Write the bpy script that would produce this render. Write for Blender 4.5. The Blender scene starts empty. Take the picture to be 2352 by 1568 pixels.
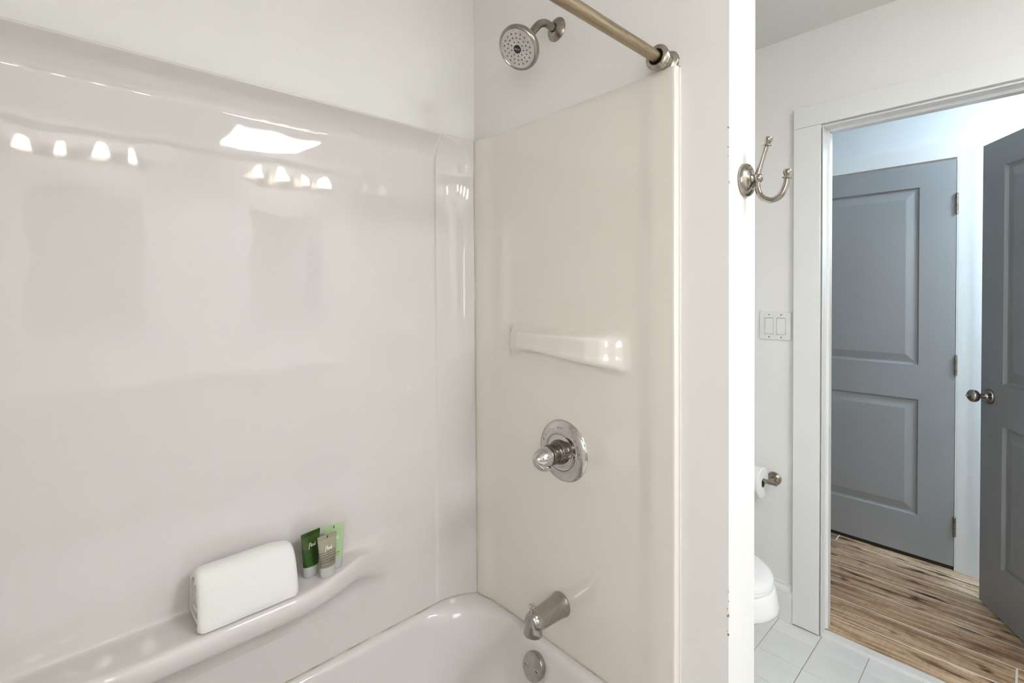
import bpy, bmesh, math, random
from mathutils import Vector, Matrix
from math import sin, cos, pi, radians, hypot, sqrt

random.seed(4)
scene = bpy.context.scene
C = scene.collection

# ------------------------------------------------------------------ camera
F_PX, W_PX = 1104.054, 2352.0
YAW, PITCH, ROLL = radians(47.25), radians(-0.92146), radians(-0.35341)
CAM = Vector((1.262, -1.0, 1.40))
fw = Vector((-sin(YAW) * cos(PITCH), cos(YAW) * cos(PITCH), sin(PITCH)))
rt = Vector((cos(YAW), sin(YAW), 0))
up = rt.cross(fw)
rt2 = cos(ROLL) * rt + sin(ROLL) * up
up2 = -sin(ROLL) * rt + cos(ROLL) * up
cd = bpy.data.cameras.new('camera')
cam = bpy.data.objects.new('camera', cd)
C.objects.link(cam)
cam.matrix_world = Matrix(((rt2.x, up2.x, -fw.x, CAM.x), (rt2.y, up2.y, -fw.y, CAM.y),
                           (rt2.z, up2.z, -fw.z, CAM.z), (0, 0, 0, 1)))
cd.sensor_fit = 'HORIZONTAL'
cd.sensor_width = 36.0
cd.lens = F_PX / W_PX * 36.0
cd.shift_y = -93.894 / W_PX
cd.clip_start = 0.02
scene.camera = cam

# ------------------------------------------------------------------ world, light, exposure
world = bpy.data.worlds.new('sky')
scene.world = world
world.use_nodes = True
bg = world.node_tree.nodes['Background']
bg.inputs['Color'].default_value = (1.0, 0.975, 0.945, 1)
SKY = 8.6               # overcast daylight let in by the added window
bg.inputs['Strength'].default_value = SKY
BULB = 27.0            # radiance of the vanity shades
PANEL = 47.0           # radiance of the flush ceiling light
HALL = 152.0            # radiance of the hall ceiling lamp
vs = scene.view_settings
vs.view_transform = 'Standard'
vs.look = 'None'
vs.gamma = 1.0
vs.use_curve_mapping = False
vs.exposure = -0.06

CEIL = 2.455
ADDED_WIN = (1.45, 2.25, 1.10, 2.00)          # unseen window added behind the camera to light the end wall: x0, x1, z0, z1
_pl = bpy.data.lights.new('added_window_portal', 'AREA')
_pl.shape = 'RECTANGLE'; _pl.size = ADDED_WIN[1] - ADDED_WIN[0]; _pl.size_y = ADDED_WIN[3] - ADDED_WIN[2]
_pl.cycles.is_portal = True
_po = bpy.data.objects.new('added_window_portal', _pl)
_po.location = ((ADDED_WIN[0] + ADDED_WIN[1]) / 2, -1.655, (ADDED_WIN[2] + ADDED_WIN[3]) / 2)
_po.rotation_euler = (radians(90), 0, 0)
C.objects.link(_po)
SKYL = (1.90, 2.38, -0.22, 0.28)      # flush ceiling light seen mirrored in the long panel

# ------------------------------------------------------------------ materials
def newmat(name):
    m = bpy.data.materials.new(name)
    m.use_nodes = True
    nt = m.node_tree
    return m, nt, nt.nodes['Principled BSDF']

def N(nt, typ, **kw):
    n = nt.nodes.new(typ)
    for k, v in kw.items():
        if hasattr(n, k):
            setattr(n, k, v)
        else:
            n.inputs[k.replace('_', ' ')].default_value = v
    return n

def coords(nt, scale=(1, 1, 1), kind='Object', loc=None):
    tc = nt.nodes.new('ShaderNodeTexCoord')
    mp = nt.nodes.new('ShaderNodeMapping')
    mp.inputs['Scale'].default_value = scale
    nt.links.new(tc.outputs[kind], mp.inputs['Vector'])
    return mp

def bump(nt, bsdf, height_socket, strength, dist, prev=None):
    b = nt.nodes.new('ShaderNodeBump')
    b.inputs['Strength'].default_value = strength
    b.inputs['Distance'].default_value = dist
    nt.links.new(height_socket, b.inputs['Height'])
    if prev:
        nt.links.new(prev.outputs['Normal'], b.inputs['Normal'])
    nt.links.new(b.outputs['Normal'], bsdf.inputs['Normal'])
    return b

def noise(nt, vec, scale, detail=3, rough=0.5, dist=0):
    n = nt.nodes.new('ShaderNodeTexNoise')
    n.inputs['Scale'].default_value = scale
    n.inputs['Detail'].default_value = detail
    n.inputs['Roughness'].default_value = rough
    n.inputs['Distortion'].default_value = dist
    nt.links.new(vec.outputs[0], n.inputs['Vector'])
    return n

def ramp(nt, sock, stops):
    r = nt.nodes.new('ShaderNodeValToRGB')
    e = r.color_ramp.elements
    while len(e) < len(stops):
        e.new(0.5)
    for i, (p, c) in enumerate(stops):
        e[i].position = p
        e[i].color = (c[0], c[1], c[2], 1)
    nt.links.new(sock, r.inputs['Fac'])
    return r

def simple(name, col, rough=0.5, metal=0.0, spec=None, noise_amt=0.0, nscale=8, bump_s=0, bump_d=0.001, bscale=60, coat=0, wave=None):
    m, nt, b = newmat(name)
    b.inputs['Base Color'].default_value = (*col, 1)
    b.inputs['Roughness'].default_value = rough
    b.inputs['Metallic'].default_value = metal
    if spec is not None:
        b.inputs['Specular IOR Level'].default_value = spec
    if coat:
        b.inputs['Coat Weight'].default_value = coat
        b.inputs['Coat Roughness'].default_value = 0.04
    mp = None
    if noise_amt:
        mp = coords(nt)
        n = noise(nt, mp, nscale, 4)
        lo = [c * (1 - noise_amt) for c in col]
        hi = [min(1, c * (1 + noise_amt)) for c in col]
        r = ramp(nt, n.outputs['Fac'], [(0.3, lo), (0.7, hi)])
        nt.links.new(r.outputs['Color'], b.inputs['Base Color'])
    prev = None
    if wave:
        mp = mp or coords(nt)
        n = noise(nt, mp, wave[0], 1.5, 0.4)
        prev = bump(nt, b, n.outputs['Fac'], 1.0, wave[1])
    if bump_s:
        mp = mp or coords(nt)
        n = noise(nt, mp, bscale, 3)
        bump(nt, b, n.outputs['Fac'], bump_s, bump_d, prev)
    return m

M = {}
M['paint'] = simple('wall_paint', (0.845, 0.83, 0.805), 0.55, noise_amt=0.012, nscale=3, bump_s=0.35, bump_d=0.0012, bscale=90)
def chipped():
    m, nt, b = newmat('partition_paint')
    b.inputs['Roughness'].default_value = 0.55
    tc = nt.nodes.new('ShaderNodeTexCoord'); sep = nt.nodes.new('ShaderNodeSeparateXYZ')
    nt.links.new(tc.outputs['Object'], sep.inputs[0])
    def mth(op, a, c):
        n = nt.nodes.new('ShaderNodeMath'); n.operation = op
        for i, v in enumerate((a, c)):
            if isinstance(v, (int, float)): n.inputs[i].default_value = v
            else: nt.links.new(v, n.inputs[i])
        return n.outputs[0]
    dx = mth('ABSOLUTE', mth('SUBTRACT', sep.outputs['X'], 0.830), 0); dy = mth('ABSOLUTE', mth('SUBTRACT', sep.outputs['Y'], 0.020), 0)
    d = mth('MAXIMUM', dx, dy)
    n = nt.nodes.new('ShaderNodeTexNoise'); n.inputs['Scale'].default_value = 70; n.inputs['Detail'].default_value = 4
    nt.links.new(tc.outputs['Object'], n.inputs['Vector'])
    n2 = nt.nodes.new('ShaderNodeTexNoise'); n2.inputs['Scale'].default_value = 7; nt.links.new(tc.outputs['Object'], n2.inputs['Vector'])
    mask = mth('MULTIPLY', mth('MULTIPLY', mth('LESS_THAN', d, 0.0035), mth('GREATER_THAN', n.outputs['Fac'], 0.60)), mth('GREATER_THAN', n2.outputs['Fac'], 0.57))
    mx = nt.nodes.new('ShaderNodeMix'); mx.data_type = 'RGBA'
    mx.inputs[6].default_value = (0.845, 0.83, 0.805, 1); mx.inputs[7].default_value = (0.30, 0.19, 0.11, 1)
    nt.links.new(mask, mx.inputs[0]); nt.links.new(mx.outputs[2], b.inputs['Base Color'])
    n3 = nt.nodes.new('ShaderNodeTexNoise'); n3.inputs['Scale'].default_value = 45; n3.inputs['Detail'].default_value = 5
    nt.links.new(tc.outputs['Object'], n3.inputs['Vector'])
    bump(nt, b, n3.outputs['Fac'], 0.45, 0.0015)
    return m
M['partition'] = chipped()
M['ceiling'] = simple('ceiling_paint', (0.74, 0.73, 0.69), 0.8, bump_s=0.2, bump_d=0.001, bscale=120)
M['hallpaint'] = simple('hall_paint', (0.80, 0.82, 0.83), 0.5, bump_s=0.2, bump_d=0.001, bscale=100)
M['trim'] = simple('trim_paint', (0.82, 0.82, 0.81), 0.32, bump_s=0.08, bump_d=0.0006, bscale=40)
M['acrylic'] = simple('surround_acrylic', (0.69, 0.655, 0.632), 0.03, spec=0.7, wave=(6.5, 0.0015), noise_amt=0.01, nscale=2)
M['acrylic_end'] = simple('surround_acrylic_matte', (0.80, 0.745, 0.685), 0.03, spec=1.0, wave=(3.5, 0.0004), noise_amt=0.012, nscale=2)
M['tub'] = simple('tub_enamel', (0.70, 0.665, 0.645), 0.05, spec=0.7, wave=(5.0, 0.0006))
M['caulk'] = simple('caulk', (0.46, 0.42, 0.35), 0.6, noise_amt=0.35, nscale=14)
M['caulk_seam'] = simple('caulk_seam', (0.55, 0.50, 0.43), 0.55, noise_amt=0.25, nscale=6)
M['caulk_white'] = simple('caulk_white', (0.80, 0.78, 0.74), 0.5, noise_amt=0.03, nscale=20)
M['chrome_dark'] = simple('chrome_dark_reflections', (0.19, 0.165, 0.14), 0.10, 1.0, noise_amt=0.35, nscale=70)  # dark brown reflections on the valve sleeve are put into this colour
M['chrome'] = simple('chrome', (0.58, 0.56, 0.54), 0.07, 1.0, noise_amt=0.05, nscale=40)
M['satin'] = simple('satin_steel', (0.40, 0.378, 0.358), 0.14, 1.0, noise_amt=0.10, nscale=60)
M['nickel'] = simple('brushed_nickel', (0.35, 0.315, 0.275), 0.20, 1.0, noise_amt=0.10, nscale=45)
M['nickel_dark'] = simple('worn_nickel', (0.30, 0.265, 0.225), 0.26, 1.0, noise_amt=0.25, nscale=50)
M['black'] = simple('black_rubber', (0.015, 0.014, 0.013), 0.35)
M['nozzle'] = simple('nozzle_rubber', (0.16, 0.13, 0.075), 0.5)
M['faceplate'] = simple('spray_face', (0.60, 0.575, 0.56), 0.30, 0.6, noise_amt=0.10, nscale=60)
M['mark'] = simple('dark_marking', (0.03, 0.03, 0.03), 0.5)
M['white_print'] = simple('white_print', (0.85, 0.86, 0.82), 0.5)
M['porcelain'] = simple('porcelain', (0.86, 0.86, 0.86), 0.06)
M['lid'] = simple('seat_plastic', (0.86, 0.86, 0.86), 0.16)
M['paper'] = simple('toilet_paper', (0.84, 0.83, 0.82), 0.9, bump_s=0.25, bump_d=0.001, bscale=120)
M['card'] = simple('cardboard', (0.20, 0.10, 0.05), 0.9)
M['plastic'] = simple('switch_plastic', (0.80, 0.79, 0.77), 0.28)
M['slot'] = simple('shadow_gap', (0.30, 0.29, 0.28), 0.7)
M['doorpaint'] = simple('door_paint', (0.30, 0.303, 0.307), 0.40, noise_amt=0.02, nscale=5, bump_s=0.12, bump_d=0.0008, bscale=140)
M['doorsweep'] = simple('door_sweep', (0.012, 0.011, 0.010), 0.6)
M['grout'] = simple('grout', (0.42, 0.405, 0.38), 0.9, noise_amt=0.12, nscale=30)
M['plank_grout'] = simple('plank_grout', (0.93, 0.89, 0.82), 0.8)
M['threshold'] = simple('threshold_marble', (0.78, 0.78, 0.77), 0.3, noise_amt=0.03, nscale=12)
M['vanity'] = simple('vanity_paint', (0.78, 0.77, 0.75), 0.4)
M['counter'] = simple('vanity_counter', (0.80, 0.79, 0.77), 0.15, noise_amt=0.04, nscale=9)
M['mirror'] = simple('mirror_glass', (0.90, 0.91, 0.91), 0.01, 1.0)

def glassy(name, col, alpha_mix):
    m, nt, b = newmat(name)
    b.inputs['Base Color'].default_value = (*col, 1)
    b.inputs['Roughness'].default_value = 0.25
    b.inputs['Subsurface Weight'].default_value = 0.0
    b.inputs['Transmission Weight'].default_value = alpha_mix
    b.inputs['IOR'].default_value = 1.35
    return m
M['cap'] = glassy('frosted_cap', (0.80, 0.795, 0.77), 0.45)
M['tube_green'] = simple('dark_green_plastic', (0.030, 0.070, 0.012), 0.22)
M['tube_tan'] = simple('tan_plastic', (0.30, 0.275, 0.195), 0.28)
M['tube_light'] = simple('pale_green_plastic', (0.40, 0.55, 0.30), 0.25)

def tube_material(name, top, bottom, lines, line_h0, line_h1):
    """printed tube: flat colour with wavy printed lines round the lower half."""
    m, nt, b = newmat(name)
    b.inputs['Roughness'].default_value = 0.26
    tc = nt.nodes.new('ShaderNodeTexCoord')
    sep = nt.nodes.new('ShaderNodeSeparateXYZ')
    nt.links.new(tc.outputs['Object'], sep.inputs[0])
    def math_(op, a, bb):
        n = nt.nodes.new('ShaderNodeMath'); n.operation = op
        for i, v in enumerate((a, bb)):
            if isinstance(v, (int, float)): n.inputs[i].default_value = v
            else: nt.links.new(v, n.inputs[i])
        return n.outputs[0]
    n1 = nt.nodes.new('ShaderNodeTexNoise'); n1.inputs['Scale'].default_value = 26; n1.inputs['Detail'].default_value = 0
    nt.links.new(tc.outputs['Object'], n1.inputs['Vector'])
    z = math_('ADD', sep.outputs['Z'], math_('MULTIPLY', math_('SUBTRACT', n1.outputs['Fac'], 0.5), 0.008))
    t = math_('MULTIPLY', z, 2 * pi / 0.0062)
    s = math_('SINE', t, 0)
    on = math_('GREATER_THAN', s, 0.72)
    lo = math_('GREATER_THAN', sep.outputs['Z'], line_h0)
    hi = math_('LESS_THAN', sep.outputs['Z'], line_h1)
    mask = math_('MULTIPLY', math_('MULTIPLY', on, lo), hi)
    mix = nt.nodes.new('ShaderNodeMix'); mix.data_type = 'RGBA'
    grad = nt.nodes.new('ShaderNodeMapRange')
    grad.inputs['From Min'].default_value = 0.045; grad.inputs['From Max'].default_value = 0.075
    nt.links.new(sep.outputs['Z'], grad.inputs['Value'])
    base = nt.nodes.new('ShaderNodeMix'); base.data_type = 'RGBA'
    base.inputs[6].default_value = (*bottom, 1); base.inputs[7].default_value = (*top, 1)
    nt.links.new(grad.outputs[0], base.inputs[0])
    nt.links.new(base.outputs[2], mix.inputs[6])
    mix.inputs[7].default_value = (*lines, 1)
    nt.links.new(mask, mix.inputs[0])
    nt.links.new(mix.outputs[2], b.inputs['Base Color'])
    return m
M['print_green'] = tube_material('green_tube_print', (0.050, 0.085, 0.022), (0.022, 0.085, 0.003), (0.012, 0.032, 0.006), 0.030, 0.072)
M['print_tan'] = tube_material('tan_tube_print', (0.34, 0.32, 0.235), (0.235, 0.215, 0.165), (0.10, 0.085, 0.055), 0.036, 0.068)
M['print_light'] = tube_material('pale_tube_print', (0.40, 0.54, 0.31), (0.40, 0.54, 0.30), (0.36, 0.50, 0.27), 0.03, 0.05)

def towel_mat():
    m, nt, b = newmat('terry_cloth')
    b.inputs['Base Color'].default_value = (0.89, 0.872, 0.845, 1)
    b.inputs['Roughness'].default_value = 1.0
    b.inputs['Specular IOR Level'].default_value = 0.1
    b.inputs['Sheen Weight'].default_value = 0.25
    mp = coords(nt)
    n = noise(nt, mp, 1100, 2)
    n2 = noise(nt, mp, 55, 3)
    p = bump(nt, b, n2.outputs['Fac'], 0.25, 0.003)
    bump(nt, b, n.outputs['Fac'], 0.6, 0.0012, p)
    return m
M['towel'] = towel_mat()

def tile_mat():
    m, nt, b = newmat('white_tile')
    b.inputs['Roughness'].default_value = 0.35
    oi = nt.nodes.new('ShaderNodeObjectInfo')
    mp = coords(nt)
    n = noise(nt, mp, 9, 4)
    r = ramp(nt, n.outputs['Fac'], [(0.3, (0.74, 0.745, 0.735)), (0.7, (0.80, 0.80, 0.79))])
    mixn = nt.nodes.new('ShaderNodeMix'); mixn.data_type = 'RGBA'
    mixn.blend_type = 'MULTIPLY'
    nt.links.new(r.outputs['Color'], mixn.inputs[6])
    r2 = ramp(nt, oi.outputs['Random'], [(0, (0.95, 0.95, 0.945)), (1, (1, 1, 1))])
    nt.links.new(r2.outputs['Color'], mixn.inputs[7])
    mixn.inputs[0].default_value = 1.0
    nt.links.new(mixn.outputs[2], b.inputs['Base Color'])
    bump(nt, b, n.outputs['Fac'], 0.15, 0.002)
    return m
M['tile'] = tile_mat()

def floor_tile_far():
    m, nt, b = newmat('tile_floor_far')
    b.inputs['Roughness'].default_value = 0.4
    mp = coords(nt)
    br = nt.nodes.new('ShaderNodeTexBrick')
    br.offset = 0
    br.inputs['Color1'].default_value = (0.77, 0.77, 0.76, 1)
    br.inputs['Color2'].default_value = (0.75, 0.75, 0.74, 1)
    br.inputs['Mortar'].default_value = (0.34, 0.33, 0.31, 1)
    br.inputs['Scale'].default_value = 1
    br.inputs['Mortar Size'].default_value = 0.002
    br.inputs['Brick Width'].default_value = 0.158
    br.inputs['Row Height'].default_value = 0.152
    nt.links.new(mp.outputs[0], br.inputs['Vector'])
    nt.links.new(br.outputs['Color'], b.inputs['Base Color'])
    return m
M['tile_far'] = floor_tile_far()

def wood_mat():
    m, nt, b = newmat('plank_wood')
    b.inputs['Roughness'].default_value = 0.38
    tc = nt.nodes.new('ShaderNodeTexCoord')
    oi = nt.nodes.new('ShaderNodeObjectInfo')
    vm = nt.nodes.new('ShaderNodeVectorMath'); vm.operation = 'SCALE'
    cmb = nt.nodes.new('ShaderNodeCombineXYZ')
    for i, k in enumerate((23.0, 17.0, 9.0)):
        mm = nt.nodes.new('ShaderNodeMath'); mm.operation = 'MULTIPLY'
        nt.links.new(oi.outputs['Random'], mm.inputs[0]); mm.inputs[1].default_value = k
        nt.links.new(mm.outputs[0], cmb.inputs[i])
    add = nt.nodes.new('ShaderNodeVectorMath'); add.operation = 'ADD'
    nt.links.new(tc.outputs['Object'], add.inputs[0]); nt.links.new(cmb.outputs[0], add.inputs[1])
    def mapped(sc):
        mp = nt.nodes.new('ShaderNodeMapping'); mp.inputs['Scale'].default_value = sc
        nt.links.new(add.outputs[0], mp.inputs['Vector']); return mp
    g = noise(nt, mapped((1.5, 20, 5)), 1.8, 7, 0.68, 0.9)      # grain
    f = noise(nt, mapped((5, 170, 20)), 1.4, 4, 0.65)          # fine streaks
    k = noise(nt, mapped((5.0, 16, 4)), 1.3, 2, 0.45, 0.6)       # knots / dark patches
    s = noise(nt, mapped((55, 10, 5)), 1.5, 2, 0.5)             # saw marks
    r1 = ramp(nt, g.outputs['Fac'], [(0.34, (0.20, 0.125, 0.07)), (0.44, (0.48, 0.335, 0.21)), (0.53, (0.74, 0.56, 0.385)), (0.68, (0.94, 0.78, 0.58))])
    r2 = ramp(nt, f.outputs['Fac'], [(0.32, (0.58, 0.55, 0.52)), (0.52, (1.0, 0.98, 0.96))])
    r3 = ramp(nt, k.outputs['Fac'], [(0.27, (0.08, 0.06, 0.045)), (0.33, (0.52, 0.45, 0.38)), (0.41, (1, 1, 1))])
    r4 = ramp(nt, s.outputs['Fac'], [(0.35, (0.88, 0.87, 0.86)), (0.65, (1.0, 1.0, 1.0))])
    r5 = ramp(nt, oi.outputs['Random'], [(0, (0.80, 0.74, 0.69)), (0.5, (0.95, 0.91, 0.87)), (1, (1.0, 0.98, 0.96))])
    cur = r1
    for r in (r2, r3, r4, r5):
        mx = nt.nodes.new('ShaderNodeMix'); mx.data_type = 'RGBA'; mx.blend_type = 'MULTIPLY'
        mx.inputs[0].default_value = 1
        nt.links.new(cur.outputs[2] if cur.bl_idname == 'ShaderNodeMix' else cur.outputs['Color'], mx.inputs[6])
        nt.links.new(r.outputs['Color'], mx.inputs[7])
        cur = mx
    nt.links.new(cur.outputs[2], b.inputs['Base Color'])
    bump(nt, b, f.outputs['Fac'], 0.25, 0.001)
    return m
M['wood'] = wood_mat()

def rod_mat():
    m, nt, b = newmat('aged_rod')
    b.inputs['Metallic'].default_value = 1.0
    b.inputs['Roughness'].default_value = 0.33
    mp = coords(nt, (60, 3, 60))
    n = noise(nt, mp, 3.0, 5, 0.7)
    mp2 = coords(nt, (1, 1, 1))
    n2 = noise(nt, mp2, 38, 4, 0.7)
    r = ramp(nt, n.outputs['Fac'], [(0.3, (0.22, 0.165, 0.10)), (0.55, (0.36, 0.29, 0.205)), (0.75, (0.44, 0.375, 0.29))])
    r2 = ramp(nt, n2.outputs['Fac'], [(0.25, (0.55, 0.34, 0.17)), (0.36, (1, 1, 1))])
    mx = nt.nodes.new('ShaderNodeMix'); mx.data_type = 'RGBA'; mx.blend_type = 'MULTIPLY'; mx.inputs[0].default_value = 1
    nt.links.new(r.outputs['Color'], mx.inputs[6]); nt.links.new(r2.outputs['Color'], mx.inputs[7])
    nt.links.new(mx.outputs[2], b.inputs['Base Color'])
    bump(nt, b, n2.outputs['Fac'], 0.2, 0.0008)
    return m
M['rod'] = rod_mat()

def rusty():
    m, nt, b = newmat('rusty_nickel')
    b.inputs['Metallic'].default_value = 1.0
    b.inputs['Roughness'].default_value = 0.22
    mp = coords(nt)
    n2 = noise(nt, mp, 130, 4, 0.7)
    r2 = ramp(nt, n2.outputs['Fac'], [(0.30, (0.05, 0.035, 0.02)), (0.37, (0.36, 0.24, 0.14)), (0.43, (0.40, 0.36, 0.31))])
    nt.links.new(r2.outputs['Color'], b.inputs['Base Color'])
    bump(nt, b, n2.outputs['Fac'], 0.3, 0.0008)
    return m
M['rusty'] = rusty()

def emit(name, col, strength):
    m = bpy.data.materials.new(name); m.use_nodes = True
    nt = m.node_tree; nt.nodes.clear()
    e = nt.nodes.new('ShaderNodeEmission'); o = nt.nodes.new('ShaderNodeOutputMaterial')
    e.inputs['Color'].default_value = (*col, 1); e.inputs['Strength'].default_value = strength
    nt.links.new(e.outputs[0], o.inputs['Surface'])
    return m
M['bulb'] = emit('lit_shade', (1.0, 0.90, 0.80), BULB)
M['hall_lamp'] = emit('lit_hall_dome', (0.66, 0.84, 1.0), HALL)
M['led'] = emit('lit_ceiling_panel', (0.90, 0.96, 1.0), PANEL)

def pane_mat():
    m = bpy.data.materials.new('added_window_pane'); m.use_nodes = True
    nt = m.node_tree; nt.nodes.clear()
    t = nt.nodes.new('ShaderNodeBsdfTransparent'); g = nt.nodes.new('ShaderNodeBsdfGlossy')
    g.inputs['Roughness'].default_value = 0.02
    mx = nt.nodes.new('ShaderNodeMixShader'); mx.inputs[0].default_value = 0.06
    o = nt.nodes.new('ShaderNodeOutputMaterial')
    nt.links.new(t.outputs[0], mx.inputs[1]); nt.links.new(g.outputs[0], mx.inputs[2]); nt.links.new(mx.outputs[0], o.inputs['Surface'])
    return m
M['pane'] = pane_mat()

# ------------------------------------------------------------------ helpers
def link(o):
    C.objects.link(o); return o

def thing(name, label=None, cat=None, loc=(0, 0, 0), rotz=0, group=None, kind=None):
    o = link(bpy.data.objects.new(name, None))
    o.location = loc; o.rotation_euler = (0, 0, rotz)
    o.empty_display_size = 0.02
    tag(o, label, cat, group, kind)
    return o

def tag(o, label=None, cat=None, group=None, kind=None):
    if label: o['label'] = label
    if cat: o['category'] = cat
    if group: o['group'] = group
    if kind: o['kind'] = kind
    return o

def obj(name, bm, mat, parent=None, smooth=True, world=True, angle=40, label=None, kind=None):
    """link a bmesh as one mesh object. world=True: coordinates are world ones (the parent has no rotation)."""
    if isinstance(bm, bmesh.types.BMesh):
        bmesh.ops.recalc_face_normals(bm, faces=bm.faces)
        wn_ = bm.faces.layers.int.get('wn') is not None
        if wn_: bm.faces.layers.int.remove(bm.faces.layers.int['wn'])
        me = bpy.data.meshes.new(name)
        bm.to_mesh(me); bm.free()
    else:
        me = bm; wn_ = False
    for p in me.polygons:
        p.use_smooth = smooth
    if smooth and angle:
        me.set_sharp_from_angle(angle=radians(angle))
    if mat is not None and not me.materials:
        me.materials.append(M[mat] if isinstance(mat, str) else mat)
    o = link(bpy.data.objects.new(name, me))
    if wn_ and smooth:
        md = o.modifiers.new('weighted_normal', 'WEIGHTED_NORMAL'); md.keep_sharp = True
    if parent:
        o.parent = parent
        if world:
            p, t = parent, Vector((0, 0, 0))
            while p:
                t += p.location; p = p.parent
            o.location = -t
    if label: o['label'] = label
    if kind: o['kind'] = kind
    return o

def box(bm, a, b, bevel=0.0, seg=2):
    x0, y0, z0 = a; x1, y1, z1 = b
    t = bmesh.new()
    vs_ = [t.verts.new(p) for p in ((x0, y0, z0), (x1, y0, z0), (x1, y1, z0), (x0, y1, z0), (x0, y0, z1), (x1, y0, z1), (x1, y1, z1), (x0, y1, z1))]
    for f in ((0, 3, 2, 1), (4, 5, 6, 7), (0, 1, 5, 4), (1, 2, 6, 5), (2, 3, 7, 6), (3, 0, 4, 7)):
        t.faces.new([vs_[i] for i in f])
    if bevel:
        bmesh.ops.bevel(t, geom=list(t.edges), offset=bevel, segments=seg, profile=0.5, affect='EDGES')
    merge(bm, t)

def merge(bm, t, mat=None):
    if mat is not None:
        bmesh.ops.transform(t, matrix=mat, verts=t.verts)
    me = bpy.data.meshes.new('tmp'); t.to_mesh(me); t.free()
    bm.from_mesh(me); bpy.data.meshes.remove(me)

def boxes(*args, bevel=0.0, seg=2):
    bm = bmesh.new()
    for a, b in args:
        box(bm, a, b, bevel, seg)
    if bevel: bm.faces.layers.int.new('wn')      # asks obj() for weighted normals
    return bm

def frame_of(axis, upv=None):
    a = Vector(axis).normalized()
    u = Vector(upv) if upv else (Vector((0, 0, 1)) if abs(a.z) < 0.9 else Vector((1, 0, 0)))
    x = u.cross(a).normalized(); y = a.cross(x)
    return x, y, a

def lathe(bm, prof, origin, axis, seg=32, upv=None, sx=1.0, sy=1.0):
    """prof: (radius, height along axis). radius 0 closes."""
    x, y, a = frame_of(axis, upv); o = Vector(origin)
    rings = []
    for r, h in prof:
        c = o + a * h
        if r < 1e-6:
            rings.append([bm.verts.new(c)])
        else:
            rings.append([bm.verts.new(c + x * (r * sx * cos(2 * pi * i / seg)) + y * (r * sy * sin(2 * pi * i / seg))) for i in range(seg)])
    bridge(bm, rings)

def bridge(bm, rings, closed=True):
    for A, B in zip(rings, rings[1:]):
        n = max(len(A), len(B))
        for i in range(n if closed else n - 1):
            j = (i + 1) % n
            if len(A) == 1 and len(B) == 1: continue
            if len(A) == 1: vsx = (A[0], B[i], B[j])
            elif len(B) == 1: vsx = (A[i], B[0], A[j])
            else: vsx = (A[i], B[i], B[j], A[j])
            try: bm.faces.new(vsx)
            except ValueError: pass

def catmull(pts, n=8):
    pts = [Vector(p) for p in pts]
    P = [2 * pts[0] - pts[1]] + pts + [2 * pts[-1] - pts[-2]]
    out = []
    for i in range(1, len(P) - 2):
        p0, p1, p2, p3 = P[i - 1:i + 3]
        for k in range(n):
            t = k / n
            out.append(0.5 * ((2 * p1) + (p2 - p0) * t + (2 * p0 - 5 * p1 + 4 * p2 - p3) * t * t + (3 * p1 - p0 - 3 * p2 + p3) * t ** 3))
    out.append(pts[-1]); return out

def tube(bm, pts, r, seg=16, cap=True):
    pts = [Vector(p) for p in pts]
    rs = r if isinstance(r, (list, tuple)) else [r] * len(pts)
    t0 = (pts[1] - pts[0]).normalized()
    x, y, _ = frame_of(t0)
    rings = []
    for i, p in enumerate(pts):
        t = ((pts[min(i + 1, len(pts) - 1)] - pts[max(i - 1, 0)])).normalized()
        x = (x - t * x.dot(t)).normalized(); y = t.cross(x)
        rings.append([bm.verts.new(p + x * (rs[i] * cos(2 * pi * k / seg)) + y * (rs[i] * sin(2 * pi * k / seg))) for k in range(seg)])
    bridge(bm, rings)
    if cap:
        bm.faces.new(rings[0][::-1]); bm.faces.new(rings[-1])

def grid_mesh(bm, rows):
    """rows: list of lists of points -> quad grid"""
    V = [[bm.verts.new(p) for p in r] for r in rows]
    for i in range(len(V) - 1):
        for j in range(len(V[0]) - 1):
            bm.faces.new((V[i][j], V[i][j + 1], V[i + 1][j + 1], V[i + 1][j]))
    return V

def text_into(bm, body, size, mat, shear=0.0, thick=0.0):
    cu = bpy.data.curves.new('t', 'FONT'); cu.body = body; cu.size = size; cu.shear = shear
    cu.align_x = 'CENTER'; cu.align_y = 'CENTER'; cu.offset = thick; cu.resolution_u = 4
    o = bpy.data.objects.new('t', cu); C.objects.link(o)
    dg = bpy.context.evaluated_depsgraph_get()
    me = bpy.data.meshes.new_from_object(o.evaluated_get(dg))
    me.transform(mat); bm.from_mesh(me)
    bpy.data.objects.remove(o); bpy.data.curves.remove(cu); bpy.data.meshes.remove(me)

def smooth01(t):
    t = max(0.0, min(1.0, t)); return t * t * (3 - 2 * t)

def interp(xs, ys, x):
    if x <= xs[0]: return ys[0]
    for i in range(len(xs) - 1):
        if x <= xs[i + 1]:
            t = (x - xs[i]) / (xs[i + 1] - xs[i]); t = t * t * (3 - 2 * t) * 0.35 + t * 0.65
            return ys[i] + (ys[i + 1] - ys[i]) * t
    return ys[-1]

# ================================================================== STRUCTURE
XL, YE = -0.025, 0.020          # drywall planes of the tub alcove
YB = -1.56                      # wall behind the camera, foot of the tub
XV = 2.905                      # vanity wall
YD = 1.230                      # bathroom face of the door wall
YDH = 1.345                     # hall face of the door wall
YH = 2.235                      # far hall wall
XP, YP = 0.830, 0.158           # end of the partition
def struct(name, bm, mat, **k):
    o = obj(name, bm, mat, smooth=False, **k); o['kind'] = 'structure'; return o

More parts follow.
